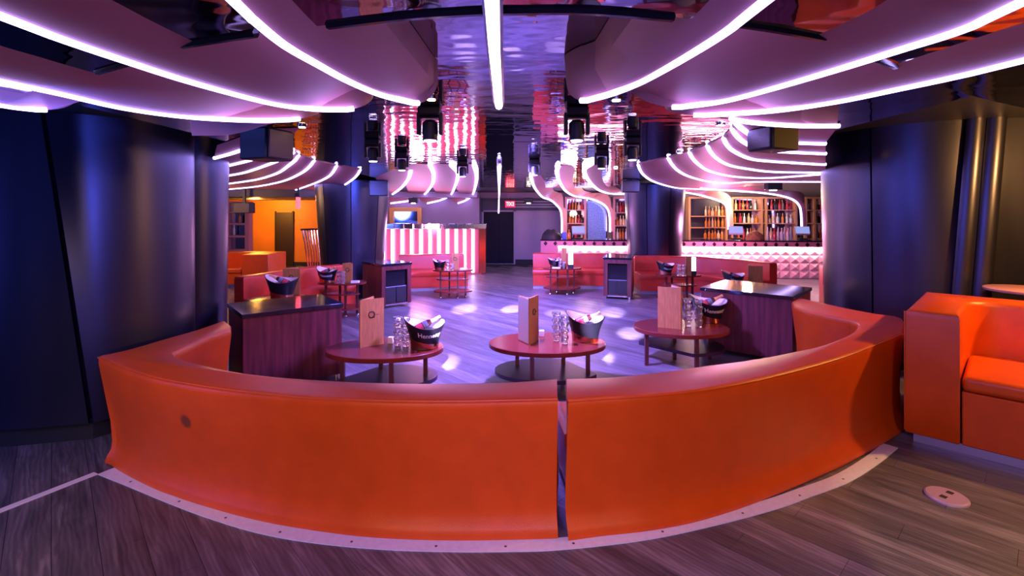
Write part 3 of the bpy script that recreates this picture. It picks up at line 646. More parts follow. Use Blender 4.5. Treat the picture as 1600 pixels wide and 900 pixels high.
# ================================================================== CABINETS
def cabinet(label, fl_, fr_, depth, zt, front='panel'):
    a, b = Vector(fl_), Vector(fr_); u = (b-a); W = u.length; rz = math.atan2(u.y, u.x)
    c = thing('cabinet', label, 'cabinet', (a.x, a.y, 0), rz, 'cabinets around the dance floor')
    t = 0.03; z1 = zt-0.045
    MB().box(0, t, t, depth, 0.06, z1).build('side_panel', M['wood_cab'], c)
    MB().box(W-t, W, t, depth, 0.06, z1).build('side_panel', M['wood_cab'], c)
    MB().box(0, W, depth+0.001, depth+t, 0.06, z1).build('back_panel', M['wood_cab'], c)
    MB().box(t+0.001, W-t-0.001, t+0.01, depth-0.001, 0.06, 0.09).build('floor_panel', M['wood_cab'], c)
    if front == 'panel':
        MB().box(0, W, 0, t-0.001, 0.06, z1).build('front_panel', M['wood_cab'], c)
    else:
        f = 0.085
        for x0, x1, za, zb in ((0, f, 0.06, z1), (W-f, W, 0.06, z1), (f, W-f, z1-f, z1)): MB().box(x0, x1, 0, t-0.001, za, zb).build('front_rail', M['wood_cab'], c)
        fr = MB().box(f+0.002, W-f-0.002, 0.05, 0.07, 0.09, z1-f).build('fridge', M['black_gloss'], c)
        MB().box(f+0.01, W-f-0.01, 0.03, 0.048, 0.40, 0.412).build('shelf', M['trimgrey'], fr)
        for x0, x1 in ((f+0.01, W/2-0.006), (W/2+0.006, W-f-0.01)): MB().box(x0, x1, 0.02, 0.046, 0.10, 0.39).build('door', M['black'], fr, bevel=0.006)
        MB().box(f, W-f, 0.0, 0.03, 0.05, 0.075).build('kick_strip', M['chrome'], c)
    MB().box(-0.015, W+0.015, -0.015, depth+t+0.015, zt-0.045, zt).build('countertop', M['stone'], c, bevel=0.004)
    for x in (0.04, W-0.04):
        for y in (0.05, depth-0.05): MB().lathe([(0.03, 0), (0.03, 0.06)], 10, cx=x, cy=y).build('foot', M['chrome'], c)
    return c
cabinet('dark red wooden cabinet with polished black top beside left orange sofa arm', (-2.71, 5.03), (-1.93, 5.66), 0.74, 0.86)
cabinet('dark red wooden cabinet with polished black top beside right orange sofa arm', (2.59, 6.84), (3.42, 6.09), 0.95, 0.86)
cabinet('wooden cabinet with black fridge front before the far left column', (-2.52, 9.66), (-2.04, 10.1), 0.78, 0.87, 'open')
cabinet('wooden cabinet with black fridge front before the far right column', (1.99, 10.85), (2.55, 10.68), 0.95, 0.90, 'open')

# ================================================================== TABLES
def oval(rx, ry, n=36, cut=None):
    pts = []
    for i in range(n):
        a = 2*PI*i/n; x, y = rx*math.cos(a), ry*math.sin(a)
        if cut is not None:
            nx, ny, dd = cut; e = x*nx+y*ny-dd
            if e > 0: x -= nx*e; y -= ny*e
        pts.append((x, y))
    return pts
def low_table(label, cx, cy, rx, ry, zt, rz, legs, shelf_z, cut):
    t = thing('coffee_table', label, 'table', (cx, cy, 0), rz, 'low oval tables behind the front sofas')
    MB().rings(offset_rings(oval(rx, ry, 48), [(zt-0.05, -0.006), (zt-0.045, 0), (zt-0.006, 0), (zt, -0.006)])).build('tabletop', M['wood_table'], t)
    MB().rings(offset_rings(oval(rx*0.9, ry*0.9, 40, cut), [(shelf_z-0.04, 0), (shelf_z, 0)])).build('shelf', M['table_shelf'], t)
    for x, y in legs:
        MB().box(x-0.022, x+0.022, y-0.022, y+0.022, 0.0, zt-0.05).build('leg', M['table_leg'], t)
    return t
T1 = (-1.35, 5.32); T2 = (0.39, 5.54); T3 = (2.13, 6.30)
def legset(rx, ry): return [(-rx*0.72, 0.05), (-rx*0.1, -ry*0.72), (rx*0.68, -ry*0.1), (0.05, ry*0.66)]
low_table('dark red oval table between the left cabinet and the centre table', *T1, 0.615, 0.42, 0.45, 0.05, [(-0.42, -0.1), (0.12, -0.30), (0.42, 0.05), (-0.1, 0.26)], 0.15, (-0.78, 0.62, 0.30))
low_table('dark red oval table alone in the middle behind the sofa gap', *T2, 0.645, 0.45, 0.45, 0.0, [(-0.33, 0.14), (-0.18, -0.31), (0.2, 0.2), (0.43, -0.14)], 0.15, (0.85, 0.52, 0.36))
low_table('dark red oval table beside the right black-topped cabinet', *T3, 0.585, 0.47, 0.45, 0.0, [(-0.47, -0.14), (-0.05, 0.10), (0.06, -0.38), (0.4, 0.1)], 0.22, (-0.75, -0.66, 0.28))
def tier_table(label, cx, cy, r, zt, rz):
    t = thing('side_table', label, 'table', (cx, cy, 0), rz, 'three tier tables by the far banquettes')
    MB().rings(offset_rings(oval(r, r*0.62, 36), [(zt-0.03, 0), (zt, 0)])).build('tabletop', M['wood_table'], t)
    MB().rings(offset_rings(oval(r*0.84, r*0.5, 30, (0.6, 0.8, r*0.34)), [(zt*0.64, 0), (zt*0.64+0.025, 0)])).build('shelf', M['wood_table'], t)
    MB().rings(offset_rings(oval(r*0.96, r*0.58, 30), [(0.13, 0), (0.16, 0)])).build('shelf', M['wood_table'], t)
    for x, y in ((-r*0.6, -r*0.22), (-r*0.2, r*0.3), (r*0.25, -r*0.36), (r*0.62, 0.0)):
        MB().box(x-0.018, x+0.018, y-0.018, y+0.018, 0.03, zt-0.03).build('leg', M['table_leg'], t)
        MB().lathe([(0.02, 0), (0.026, 0.012), (0.02, 0.03)], 8, cx=x, cy=y).build('caster', M['chrome'], t)
    return t
FT = dict(a=(-3.10, 9.12), b=(-1.30, 11.0), c=(1.15, 11.5), d=(3.40, 10.2), e=(-3.45, 7.45), f=(3.95, 8.55))
tier_table('three tier table before the curved left banquette', *FT['a'], 0.44, 0.61, 0.0)
tier_table('three tier table before the banquette of the light-striped booth', *FT['b'], 0.44, 0.62, 0.05)
tier_table('three tier table before the straight banquette at the bar', *FT['c'], 0.45, 0.60, 0.0)
tier_table('three tier table before the curved bar banquette, beside the fridge cabinet', *FT['d'], 0.46, 0.61, 0.0)
tier_table('table hidden behind the left black-topped cabinet', *FT['e'], 0.46, 0.61, 0.3)
tier_table('table hidden behind the right black-topped cabinet', *FT['f'], 0.46, 0.61, -0.3)

# ================================================================== ITEMS ON TABLES
LET = font_mesh('Hennessy', 0.085)
def bucket_r(z, a):      # local oval radius factor by height
    return 0
def bucket_pt(a, t, inset=0.0, zcut=None):
    """a angle round the rim, t 0..1 from foot to rim"""
    rx = lerp(0.155, 0.240, t**1.6)-inset; ry = lerp(0.125, 0.19, t**1.4)-inset
    zr = 0.265+0.060*math.cos(a)**2+0.02*math.sin(a)-0.028*math.cos(a)
    return (rx*math.cos(a), ry*math.sin(a), 0.004+(zr-0.004)*t)
def make_bucket(label, text=True):
    c = thing('champagne_bucket', label, 'bucket', (0, 0, 0), 0, 'black oval champagne buckets')
    n = 40; A = [2*PI*i/n for i in range(n)]
    rings = [[bucket_pt(a, t) for a in A] for t in (0, 0.15, 0.3, 0.45, 0.6, 0.75, 0.88, 1.0)]+[[bucket_pt(a, t, 0.010) for a in A] for t in (1.0, 0.9, 0.7)]
    shell = MB().rings(rings).build('shell', M['bucket'], c)
    lr = [[bucket_pt(a, t, 0.0115) for a in A] for t in (0.995, 0.9, 0.8, 0.7)]
    MB().rings(lr, cap=False).add([bucket_pt(a, 0.70, 0.0115) for a in A]+[(0, 0, 0.19)], [(i, (i+1) % n, n) for i in range(n)]).build('liner', M['liner'], c)
    # copper foot band with a slanting upper edge
    fb = lambda a: 0.14+0.24*(0.5-0.5*math.cos(a-0.35))
    MB().rings([[tuple(Vector(bucket_pt(a, t*fb(a), -0.0025))) for a in A] for t in (0.0, 0.5, 1.0)]+[[bucket_pt(a, fb(a), 0.002) for a in A]], cap=False).build('foot_band', M['copper'], c)
    if text:
        vs = []
        for x, y, z in LET[0]:
            a = -PI/2+x/0.23+0.25; t = 0.66+y/0.29; vs.append(bucket_pt(a, t, -0.003))
        MB().add(vs, LET[1]).build('lettering', M['lettering'], shell, smooth=False)
    return c
def make_bottle(label):
    c = thing('champagne_bottle', label, 'bottle', (0, 0, 0), 0, 'bottles lying in the champagne buckets')
    body = MB().lathe([(0.0, -0.20), (0.040, -0.198), (0.044, -0.19), (0.044, 0.0), (0.040, 0.04), (0.028, 0.08)], 14).build('body', M['bottle_dark'], c)
    MB().lathe([(0.0285, 0.0785), (0.019, 0.12), (0.0165, 0.17), (0.0185, 0.18), (0.0185, 0.20), (0.0, 0.202)], 12).build('foil', M['foil'], c)
    MB().lathe([(0.0447, -0.02), (0.0452, -0.018), (0.0415, 0.035), (0.040, 0.036)], 14, cap=False).build('label_band', M['label_white'], body)
    MB().lathe([(0.0447, -0.10), (0.0452, -0.098), (0.0452, -0.03), (0.0447, -0.028)], 14, cap=False).build('label_band', M['label_red'], body)
    return c
proto_b = make_bucket('x', True); proto_n = make_bucket('x', False); proto_bt = make_bottle('x')
def place_bucket(x, y, z, rz, s, where, text=True, flip=1):
    b = copy_tree(proto_b if text else proto_n, (x, y, z), rz, 'black oval champagne bucket with raised ends on ' + where, scale=s)
    bt = copy_tree(proto_bt, None, None, 'champagne bottle leaning in the bucket on ' + where, scale=s)
    R = Matrix.Rotation(rz, 3, 'Z')
    loc = R @ (Vector((0.0*flip, -0.01, 0.262))*s)
    bt.location = (x+loc.x, y+loc.y, z+loc.z)
    dirv = R @ Vector((0.90*flip, 0.12, 0.42))
    bt.rotation_euler = dirv.to_track_quat('Z', 'Y').to_euler()
WH = {'1': 'the front left oval table', '2': 'the front centre oval table', '3': 'the front right oval table', 'a': 'the table before the left banquette', 'b': 'the table at the striped booth',
      'c': 'the table at the straight bar banquette', 'd': 'the table before the curved bar banquette', 'e': 'the table behind the left cabinet', 'f': 'the table behind the right cabinet'}
place_bucket(-0.93, 5.31, 0.45, 0.28, 0.93, WH['1'])
place_bucket(0.82, 5.60, 0.45, -0.22, 0.92, WH['2'], text=False)
place_bucket(2.58, 6.55, 0.45, -0.12, 1.0, WH['3'])
place_bucket(-3.34, 9.02, 0.61, -0.1, 0.82, WH['a'])
place_bucket(-1.60, 11.0, 0.62, -0.1, 0.66, WH['b'], text=False, flip=-1)
place_bucket(0.97, 11.5, 0.60, 0.0, 0.66, WH['c'], text=False)
place_bucket(3.12, 10.15, 0.61, 0.05, 0.78, WH['d'], flip=-1)
place_bucket(-3.42, 7.42, 0.61, 0.15, 1.0, WH['e'], text=False, flip=-1)
place_bucket(3.75, 8.46, 0.61, -0.1, 0.8, WH['f'], flip=-1)
for r in (proto_b, proto_n, proto_bt):
    for ch in list(r.children_recursive): bpy.data.objects.remove(ch)
    bpy.data.objects.remove(r)
def menu(x, y, z, ang1, ang2, wd, h, where, logo=1, desc='open wooden menu', lit=False):
    c = thing('menu_stand', '%s standing on %s' % (desc, where), 'menu', (x, y, z), 0, 'standing menus')
    for k, a in enumerate((ang1, ang2)):
        R = Matrix.Rotation(a, 4, 'Z')
        th = 0.012
        mb = MB().box(0.006, wd, -th if k else 0, 0 if k else th, 0.0, h).xf(R)
        bd = mb.build('board', M['menu'], c)
        if logo == k+1:
            side = -1 if not k else 1
            yy = (-0.0015 if k == 0 else 0.0015)
            if k == 1: yy = -th-0.0015
            pts = [(wd*0.5+0.033*math.cos(2*PI*i/20), yy, h*0.67+0.033*math.sin(2*PI*i/20)) for i in range(21)]
            g = MB().tube(pts, 0.0055, 5, up=Vector((0, 1, 0)))
            g.tube([(wd*0.5+0.012, yy, h*0.67-0.018), (wd*0.5+0.034, yy, h*0.67-0.036)], 0.0032, 5)
            for q in range(3): g.box(wd*0.5+0.046+q*0.014, wd*0.5+0.054+q*0.014, yy-0.001, yy+0.001, h*0.67-0.010, h*0.67-0.004+0.004*(q % 2))
            g.xf(R).build('logo', M['ink'], bd)
    # inside sheet of the second leaf
    a = ang2; R = Matrix.Rotation(a, 4, 'Z')
    MB().box(0.012, wd-0.006, 0.0005, 0.004, 0.01, h-0.01).xf(R).build('page', M['menu_edge'], bd)
    return c
def pol(a, b): return math.atan2(b[1]-a[1], b[0]-a[0])
menu(-1.62, 5.285, 0.45, math.radians(38), math.radians(75), 0.28, 0.505, WH['1'], 1, 'open wooden menu with black ring logo')
menu(0.187, 5.40, 0.45, pol((0.187, 5.4), (0.303, 5.635)), pol((0.187, 5.4), (0.078, 5.61)), 0.255, 0.505, WH['2'], 1, 'open wooden menu with spine towards us')
menu(2.08, 6.13, 0.45, pol((2.08, 6.13), (1.827, 6.25)), math.radians(97), 0.28, 0.51, WH['3'], 0, 'plain-backed open wooden menu')
menu(-3.06, 9.0, 0.61, 0.0, math.radians(60), 0.185, 0.35, WH['a'], 1, 'wooden menu with ring logo')
menu(-1.33, 10.93, 0.62, 0.05, math.radians(60), 0.165, 0.35, WH['b'], 1, 'wooden menu with ring logo')
menu(1.13, 11.44, 0.60, 0.0, math.radians(60), 0.12, 0.45, WH['c'], 0, 'narrow wooden menu')
menu(3.48, 10.0, 0.61, 0.0, math.radians(60), 0.115, 0.38, WH['d'], 0, 'narrow wooden menu')
menu(-3.55, 7.72, 0.61, 0.0, math.radians(60), 0.27, 0.40, WH['e'], 1, 'wooden menu with ring logo')
menu(4.02, 8.50, 0.61, 0.0, math.radians(60), 0.25, 0.36, WH['f'], 0, 'plain wooden menu')
def lit_card(x, y, z, wd, h, where):
    c = thing('table_lamp', 'bright white lit card stand on ' + where, 'lamp', (x, y, z))
    MB().box(-wd/2, wd/2, -0.012, 0.012, 0, h).build('frame', M['black'], c, bevel=0.003)
    MB().box(-wd/2+0.012, wd/2-0.012, -0.0145, -0.0125, 0.09, h-0.015).build('screen', M['screen'], c)
lit_card(1.335, 11.36, 0.60, 0.13, 0.45, WH['c']); lit_card(3.655, 10.05, 0.61, 0.11, 0.38, WH['d'])
gp = None
def glass_mesh():
    return MB().lathe([(0.029, 0.0), (0.032, 0.004), (0.036, 0.05), (0.0465, 0.062), (0.0475, 0.088), (0.043, 0.088), (0.040, 0.066), (0.030, 0.014), (0.0, 0.014)], 14, cap=False).add([(0, 0, 0)]+[(0.030*math.cos(2*PI*i/14), 0.030*math.sin(2*PI*i/14), 0) for i in range(14)], [(0, 1+(i+1) % 14, 1+i) for i in range(14)])
def stack(x, y, z, n, where, which, s=1.0):
    global gp
    nm = ['lowest', 'second', 'third', 'fourth', 'topmost']
    for k in range(n):
        if gp is None: o = glass_mesh().build('rocks_glass', M['glass']); gp = o.data
        else: o = bpy.data.objects.new('rocks_glass', gp); COL.objects.link(o)
        o.location = (x, y, z+0.001+k*0.0735*s); o.scale = (s, s, s)
        lv = 'topmost' if k == n-1 else nm[k]
        tag(o, '%s clear glass of the %s stack on %s' % (lv, which, where), 'glass', 'stacked glasses on the tables')
stack(-1.235, 5.40, 0.45, 4, WH['1'], 'left', 1.0); stack(-1.14, 5.36, 0.45, 4, WH['1'], 'right', 1.0)
stack(0.495, 5.58, 0.45, 4, WH['2'], 'left', 1.05); stack(0.575, 5.46, 0.45, 4, WH['2'], 'right', 1.0)
stack(2.22, 6.30, 0.45, 4, WH['3'], 'left', 1.12); stack(2.335, 6.24, 0.45, 4, WH['3'], 'right', 1.12)
stack(-3.09-0.0, 8.92, 0.61, 3, WH['a'], 'left', 0.95); stack(-3.0+0.0, 8.86, 0.61, 3, WH['a'], 'right', 0.95)
stack(-1.37-0.02, 10.80, 0.62, 3, WH['b'], 'left', 0.95); stack(-1.29, 10.78, 0.62, 2, WH['b'], 'right', 0.95)
stack(1.09, 11.30, 0.60, 3, WH['c'], 'left', 0.95); stack(1.17, 11.28, 0.60, 2, WH['c'], 'right', 0.95)
stack(3.33, 9.98, 0.61, 3, WH['d'], 'left', 1.0); stack(3.42, 9.95, 0.61, 3, WH['d'], 'right', 1.0)
def cube(x, y, z, label): tag(MB().box(x-0.028, x+0.028, y-0.028, y+0.028, z, z+0.07).build('candle', M['liner'], bevel=0.006), label, 'candle', 'small cream candles')
cube(-1.33, 5.48, 0.452, 'small cream candle behind the menu on the front left oval table')
cube(0.345, 5.78, 0.452, 'small cream candle behind the menu on the front centre oval table')
tag(MB().box(-0.07, 0.07, -0.04, 0.04, 0, 0.04).xf(Matrix.Translation((-2.82, 8.98, 0.611))).build('napkin_box', M['white'], bevel=0.004), 'white napkin box beside the menu on the left banquette table', 'box')
tag(MB().box(-0.07, 0.07, -0.04, 0.04, 0, 0.04).xf(Matrix.Translation((-1.06, 10.9, 0.621))).build('napkin_box', M['white'], bevel=0.004), 'white napkin box beside the menu on the striped booth table', 'box')
tag(MB().box(-0.09, 0.09, -0.05, 0.05, 0, 0.035).xf(Matrix.Translation((1.2, 11.15, 0.601)) if False else Matrix.Translation((1.0, 11.3, 0.601))).build('napkin_box', M['white'], bevel=0.004), 'white napkin box before the bucket on the straight banquette table', 'box')
# floor outlet disc
c = thing('floor_outlet', 'round pinkish floor outlet cover with two square holes', 'outlet', (*hp(1479, 778), 0), 0.5)
MB().lathe([(0.118, 0.0005), (0.118, 0.012), (0.108, 0.020), (0.0, 0.021)], 30).build('cover', M['pedestal'], c)
for x in (-0.045, 0.05): MB().box(x-0.02, x+0.02, -0.018, 0.018, 0.0212, 0.0222).build('socket', M['black'], c)
# disc on a post standing in for the right sofa's curved back top
c = thing('sofa_back_disc', 'pale pink disc for the curved back top of the right square sofa', 'table', (5.18, 5.02, 0))
MB().lathe([(0.32, 1.09), (0.33, 1.1), (0.33, 1.115), (0.32, 1.12)], 32).build('tabletop', mat('pink_top', (0.55, 0.25, 0.25), 0.3), c)
MB().lathe([(0.03, 0.02), (0.03, 1.09)], 10).build('post', M['chrome'], c)
MB().lathe([(0.2, 0.0), (0.19, 0.02)], 24).build('foot', M['chrome'], c)

# ================================================================== FAR END: booth, frame, bar
bx0, bx1, by = -3.86, -1.02, 15.05
c = thing('dj_booth', 'reflective booth fronted by eleven upright glowing white tubes', 'booth', ((bx0+bx1)/2, by, 0))
MB().box(bx0-0.1, bx1+0.02, by+0.05, by+1.1, 0.02, 1.36).build('body', M['booth'], c, world=True)
MB().prism([(bx1+0.03, by+0.02), (bx1+0.22, by+0.10), (bx1+0.2, by+1.1), (bx1+0.03, by+1.1)], 0.02, 1.44).build('side_panel', M['copper'], c, world=True)
MB().box(bx0-0.12, bx1+0.24, by+0.0, by+1.12, 1.365, 1.52).build('ledge', M['chrome'], c, world=True, bevel=0.01)
MB().box(bx0-0.1, bx1+0.1, by-0.02, by+0.045, 0.0, 0.02).build('kick_strip', M['copper'], c, world=True)
for px in (599.5, 614, 629, 643.7, 658, 672.3, 686, 699.4, 713, 726.2, 739.2):
    x = (px-CX)/FP*by
    t = MB().tube([(x, by-0.05, 0.06), (x, by-0.05, 1.36)], 0.046, 8).build('tube', M['led_white'], c, world=True)
    MB().box(x-0.04, x+0.04, by-0.10, by+0.2, 1.362, 1.53).build('bracket', M['chrome'], t).parent = t
    br = bpy.data.objects[bpy.data.objects[-1].name] if False else t.children[0]
    br.location = -Vector(c.location); 
# gold framed mirror above the booth
fY = BACK-0.46
c = thing('framed_mirror', 'gold framed dark mirror on the wall above the striped booth', 'mirror', (at(633, 340, fY)[0], fY, 1.6))
fx0, fx1 = at(609, 340, fY)[0], at(659, 340, fY)[0]; fz1 = at(633, 324, fY)[2]; fz0 = at(633, 356, fY)[2]; t = 0.15
for x0, x1, z0, z1 in ((fx0, fx0+t, fz0, fz1), (fx1-t, fx1, fz0, fz1), (fx0+t, fx1-t, fz1-t, fz1), (fx0+t, fx1-t, fz0, fz0+t)):
    MB().box(x0, x1, fY-0.06, fY+0.05, z0, z1).build('frame', M['gold'], c, world=True, bevel=0.015)
MB().box(fx0+t, fx1-t, fY+0.0, fY+0.04, fz0+t, fz1-t).build('mirror_pane', M['glassmirror'], c, world=True)
# exit signs
EX = font_mesh('EXIT', 0.17, 0.004)
p = at(797, 319, 17.5)
c = thing('exit_sign', 'red lit EXIT sign seen reversed beside the far door', 'sign', (p[0], 17.5, p[2]))
MB().box(-0.17, 0.17, 0.0, 0.05, -0.115, 0.115).build('housing', M['red_sign'], c, bevel=0.008)
MB().add([(-x*0.80, -0.004-z, y*1.15) for x, y, z in EX[0]], EX[1]).build('lettering', M['sign_letter'], c, smooth=False)
MB().box(-0.02, 0.02, 0.01, 0.04, 0.115, 2.36-p[2]).build('bracket', M['black'], c)
p = at(466, 316, 12.3)
c = thing('exit_sign', 'red exit sign seen edge-on before the orange hall', 'sign', (p[0], 12.3, p[2]), math.radians(105))
MB().box(-0.17, 0.17, -0.03, 0.03, -0.16, 0.12).build('plate', M['red_plate'], c)
MB().box(-0.19, 0.19, -0.05, 0.05, 0.12, 0.22).build('housing', M['black'], c)
MB().box(-0.02, 0.02, -0.02, 0.02, 0.22, TOP_Z-p[2]-0.001).build('bracket', M['black'], c)
# leaning chrome tube rack by the orange wall
c = thing('tube_rack', 'rack of upright chrome tubes by the orange wall', 'rack', (-5.6, 14.3, 0))
for k in range(6):
    xt = at(474+4.4*k, 357, 14.3)[0]; xb = at(484+3.6*k, 420, 14.3)[0]
    MB().tube([(xb, 14.3, 0.03), (xt, 14.25, 1.36)], 0.022, 6).build('tube', M['chrome'], c, world=True)
MB().tube([(at(470, 357, 14.25)[0], 14.25, 1.375), (at(500, 354, 14.25)[0], 14.25, 1.385)], 0.03, 6).build('top_rail', M['black'], c, world=True)
MB().box(-6.05, -5.2, 14.2, 14.4, 0.0, 0.035).build('base', M['black'], c, world=True)
# shelf unit in the back left corner
c = thing('shelf_unit', 'pink framed wall shelf with dark mirror back behind orange sofa', 'shelf', (-8.15, 15.2, 0))
x0, x1 = at(350, 0, 15.2)[0], at(388.5, 0, 15.2)[0]
MB().box(x0, x1, 15.42, 15.46, 0.03, 2.2).build('back_panel', M['glassmirror'], c, world=True)
MB().box(x1-0.12, x1, 15.2, 15.419, 0, 2.2).build('upright', M['shelf_pink'], c, world=True)
MB().box(x0, x0+0.1, 15.2, 15.419, 0, 2.2).build('upright', M['shelf_pink'], c, world=True)
for z in (0.68, 1.10, 1.48, 1.84, 2.14): MB().box(x0+0.1, x1-0.12, 15.2, 15.419, z, z+0.06).build('shelf', M['shelf_pink'], c, world=True)
SHB = [(x0+0.25+0.18*(k % 2), 15.3, (1.16, 1.54)[k % 2]) for k in range(2)]
# bar
a = Vector((0.86, 14.55)); b = Vector((8.9, 13.9)); BW = (b-a).length; brz = math.atan2(b.y-a.y, b.x-a.x)
bar = thing('bar_counter', 'long bar with diamond band and glowing pink quilted front', 'bar', (a.x, a.y, 0), brz)
MB().box(0.0, BW, 0.06, 0.62, 0.0, 1.04).build('body', M['wall_dark'], bar)
MB().box(-0.03, BW, -0.16, 0.66, 1.045, 1.085).build('countertop', M['stone'], bar, bevel=0.005)
MB().box(-0.02, BW, -0.15, -0.02, 0.90, 1.043).build('band', M['band'], bar)
MB().box(-0.02, 0.46, -0.15, 0.055, 0.0, 0.898).build('end_panel', M['band'], bar)
MB().box(0.47, BW, -0.10, -0.03, 0.872, 0.896).build('led_strip', M['led_pink'], bar)
dm = None
k = 0
x = 0.12
while x < BW-0.1:
    if dm is None:
        o = MB().add([(-0.06, 0, 0), (0, 0, -0.068), (0.06, 0, 0), (0, 0, 0.068), (-0.055, -0.006, 0), (0, -0.006, -0.062), (0.055, -0.006, 0), (0, -0.006, 0.062)], [(4, 5, 6, 7), (0, 1, 5, 4), (1, 2, 6, 5), (2, 3, 7, 6), (3, 0, 4, 7), (0, 3, 2, 1)]).build('diamond', M['diamond'], bar, smooth=False); dm = o.data
    else: o = bpy.data.objects.new('diamond', dm); COL.objects.link(o); o.parent = bar
    o.location = (x, -0.152, 0.972); x += 0.278
tm = None
nx = int((BW-0.5)/0.26)
for i in range(nx):
    for j in range(4):
        if tm is None:
            h, g = 0.1285, 0.107
            o = MB().add([(-h, 0, -g), (h, 0, -g), (h, 0, g), (-h, 0, g), (0, -0.045, 0), (-h, 0.02, -g), (h, 0.02, -g), (h, 0.02, g), (-h, 0.02, g)], [(0, 1, 4), (1, 2, 4), (2, 3, 4), (3, 0, 4), (5, 8, 7, 6), (0, 5, 6, 1), (1, 6, 7, 2), (2, 7, 8, 3), (3, 8, 5, 0)]).build('tile', M['tile'], bar, smooth=False); tm = o.data
        else: o = bpy.data.objects.new('tile', tm); COL.objects.link(o); o.parent = bar
        o.location = (0.47+0.13+i*0.26, 0.035, 0.01+0.108+j*0.2165)
# back bar
bb = 16.75
def back_shelf(label, px0, px1, zs, m, posts=(), mirror=True, z1=2.32, nm='back_bar_shelf'):
    x0, x1 = (px0-CX)/FP*bb, (px1-CX)/FP*bb
    c = thing(nm, label, 'shelf', ((x0+x1)/2, bb, 0))
    MB().box(x0, x1, bb+0.32, bb+0.36, 0.0, z1).build('back_panel', M['glassmirror'] if mirror else M['wall_dark'], c, world=True)
    for x in [x0, x1-0.07]+[(p-CX)/FP*bb for p in posts]: MB().box(x, x+0.07, bb, bb+0.319, 0.0, z1).build('upright', m, c, world=True)
    for z in zs: MB().box(x0+0.071, x1-0.071, bb+0.002, bb+0.318, z-0.03, z).build('shelf', m, c, world=True)
    MB().box(x0, x1, bb, bb+0.36, z1+0.001, z1+0.06).build('top_board', m, c, world=True)
    return x0, x1
S1 = back_shelf('tall wooden bottle shelves between the two bar monitors', 1143, 1246, (0.98, 1.50, 1.95), M['shelf_wood'], (1189, 1196))
S2 = back_shelf('wooden bottle shelves half hidden by the right column', 1258, 1300, (0.98, 1.50, 1.95), M['shelf_wood'], (1272,))
S3 = back_shelf('dark shelves with warm lit bottles by the right far column', 1076, 1137, (0.98, 1.36, 1.74), M['shelf_wood'], (), False)
S4 = back_shelf('bottle shelves left of the blue water panel', 883, 916, (0.98, 1.50, 1.95), M['shelf_pink'])
S5 = back_shelf('bottle shelves right of the blue water panel', 958, 990, (0.98, 1.42, 1.86), M['shelf_pink'])
c = thing('water_panel', 'tall blue glittering water panel between bar shelves', 'panel', (at(931, 340, bb)[0], bb, 0))
x0, x1 = at(916.5, 0, bb)[0], at(949, 0, bb)[0]
MB().box(x0+0.04, x1-0.04, bb+0.05, bb+0.1, 0.95, 2.25).build('glass', M['blue_panel'], c, world=True)
for u, v in ((x0, x0+0.039), (x1-0.039, x1)): MB().box(u, v, bb+0.02, bb+0.12, 0.0, 2.3).build('frame', M['chrome'], c, world=True)
MB().box(x0+0.04, x1-0.04, bb+0.02, bb+0.12, 0.0, 0.949).build('base', M['wall_dark'], c, world=True)
# bottles
def bottle_mesh(kind):
    if kind == 0: return MB().lathe([(0.0, 0), (0.042, 0.002), (0.042, 0.18), (0.030, 0.215), (0.016, 0.235), (0.015, 0.30), (0.018, 0.302), (0.018, 0.33), (0, 0.331)], 10)
    if kind == 1: return MB().lathe([(0.0, 0), (0.055, 0.002), (0.058, 0.13), (0.040, 0.17), (0.018, 0.19), (0.017, 0.24), (0.022, 0.242), (0.022, 0.275), (0, 0.276)], 10)
    return MB().lathe([(0.0, 0), (0.034, 0.002), (0.036, 0.20), (0.018, 0.26), (0.014, 0.34), (0.016, 0.36), (0, 0.361)], 10)
BM = {}
ORDN = ['first', 'second', 'third', 'fourth', 'fifth', 'sixth', 'seventh', 'eighth', 'ninth', 'tenth', 'eleventh', 'twelfth', 'thirteenth', 'fourteenth', 'fifteenth']
def bottle(x, y, z, kind, col, place, k=None):
    key = (kind, col)
    if key not in BM:
        o = bottle_mesh(kind).build('bottle', M['b_'+col]); BM[key] = o.data
        lb = MB().lathe([(0.0435 if kind == 0 else 0.0595 if kind == 1 else 0.0365, 0.05), (0.0435 if kind == 0 else 0.0595 if kind == 1 else 0.0365, 0.13)], 10, cap=False)
    else: o = bpy.data.objects.new('bottle', BM[key]); COL.objects.link(o)
    o.location = (x, y, z+0.001)
    kn = ('round-shouldered', 'squat', 'slim')[kind]
    tag(o, '%s %s bottle%s on %s' % (kn, col, '' if k is None else ', %s from left' % ORDN[k], place), 'bottle', 'bottles on ' + place)
    return o
POSTX = [(p-CX)/FP*bb+0.035 for p in (1189, 1196, 1272)]
def fill(S, y, z, n, cols, place, seedk):
    rnd = random.Random(seedk); x0, x1 = S; step = (x1-x0-0.2)/n; q_ = 0
    for k in range(n):
        x = x0+0.12+step*(k+0.5)
        if any(abs(x+0.0-q) < 0.08 for q in POSTX): continue
        bottle(x, y+rnd.uniform(-0.03, 0.06), z, rnd.choice((0, 0, 1, 2)), rnd.choice(cols), place, q_)
        q_ += 1
fill(S1, bb+0.12, 1.95, 15, ['amber', 'amber', 'pale', 'red', 'clear', 'dark'], 'the top shelf between the bar monitors', 1)
fill(S1, bb+0.12, 1.50, 14, ['amber', 'clear', 'red', 'pale', 'clear'], 'the middle shelf between the bar monitors', 2)
fill(S1, bb+0.12, 0.98, 15, ['clear', 'clear', 'pale', 'red', 'amber'], 'the lowest shelf between the bar monitors', 3)
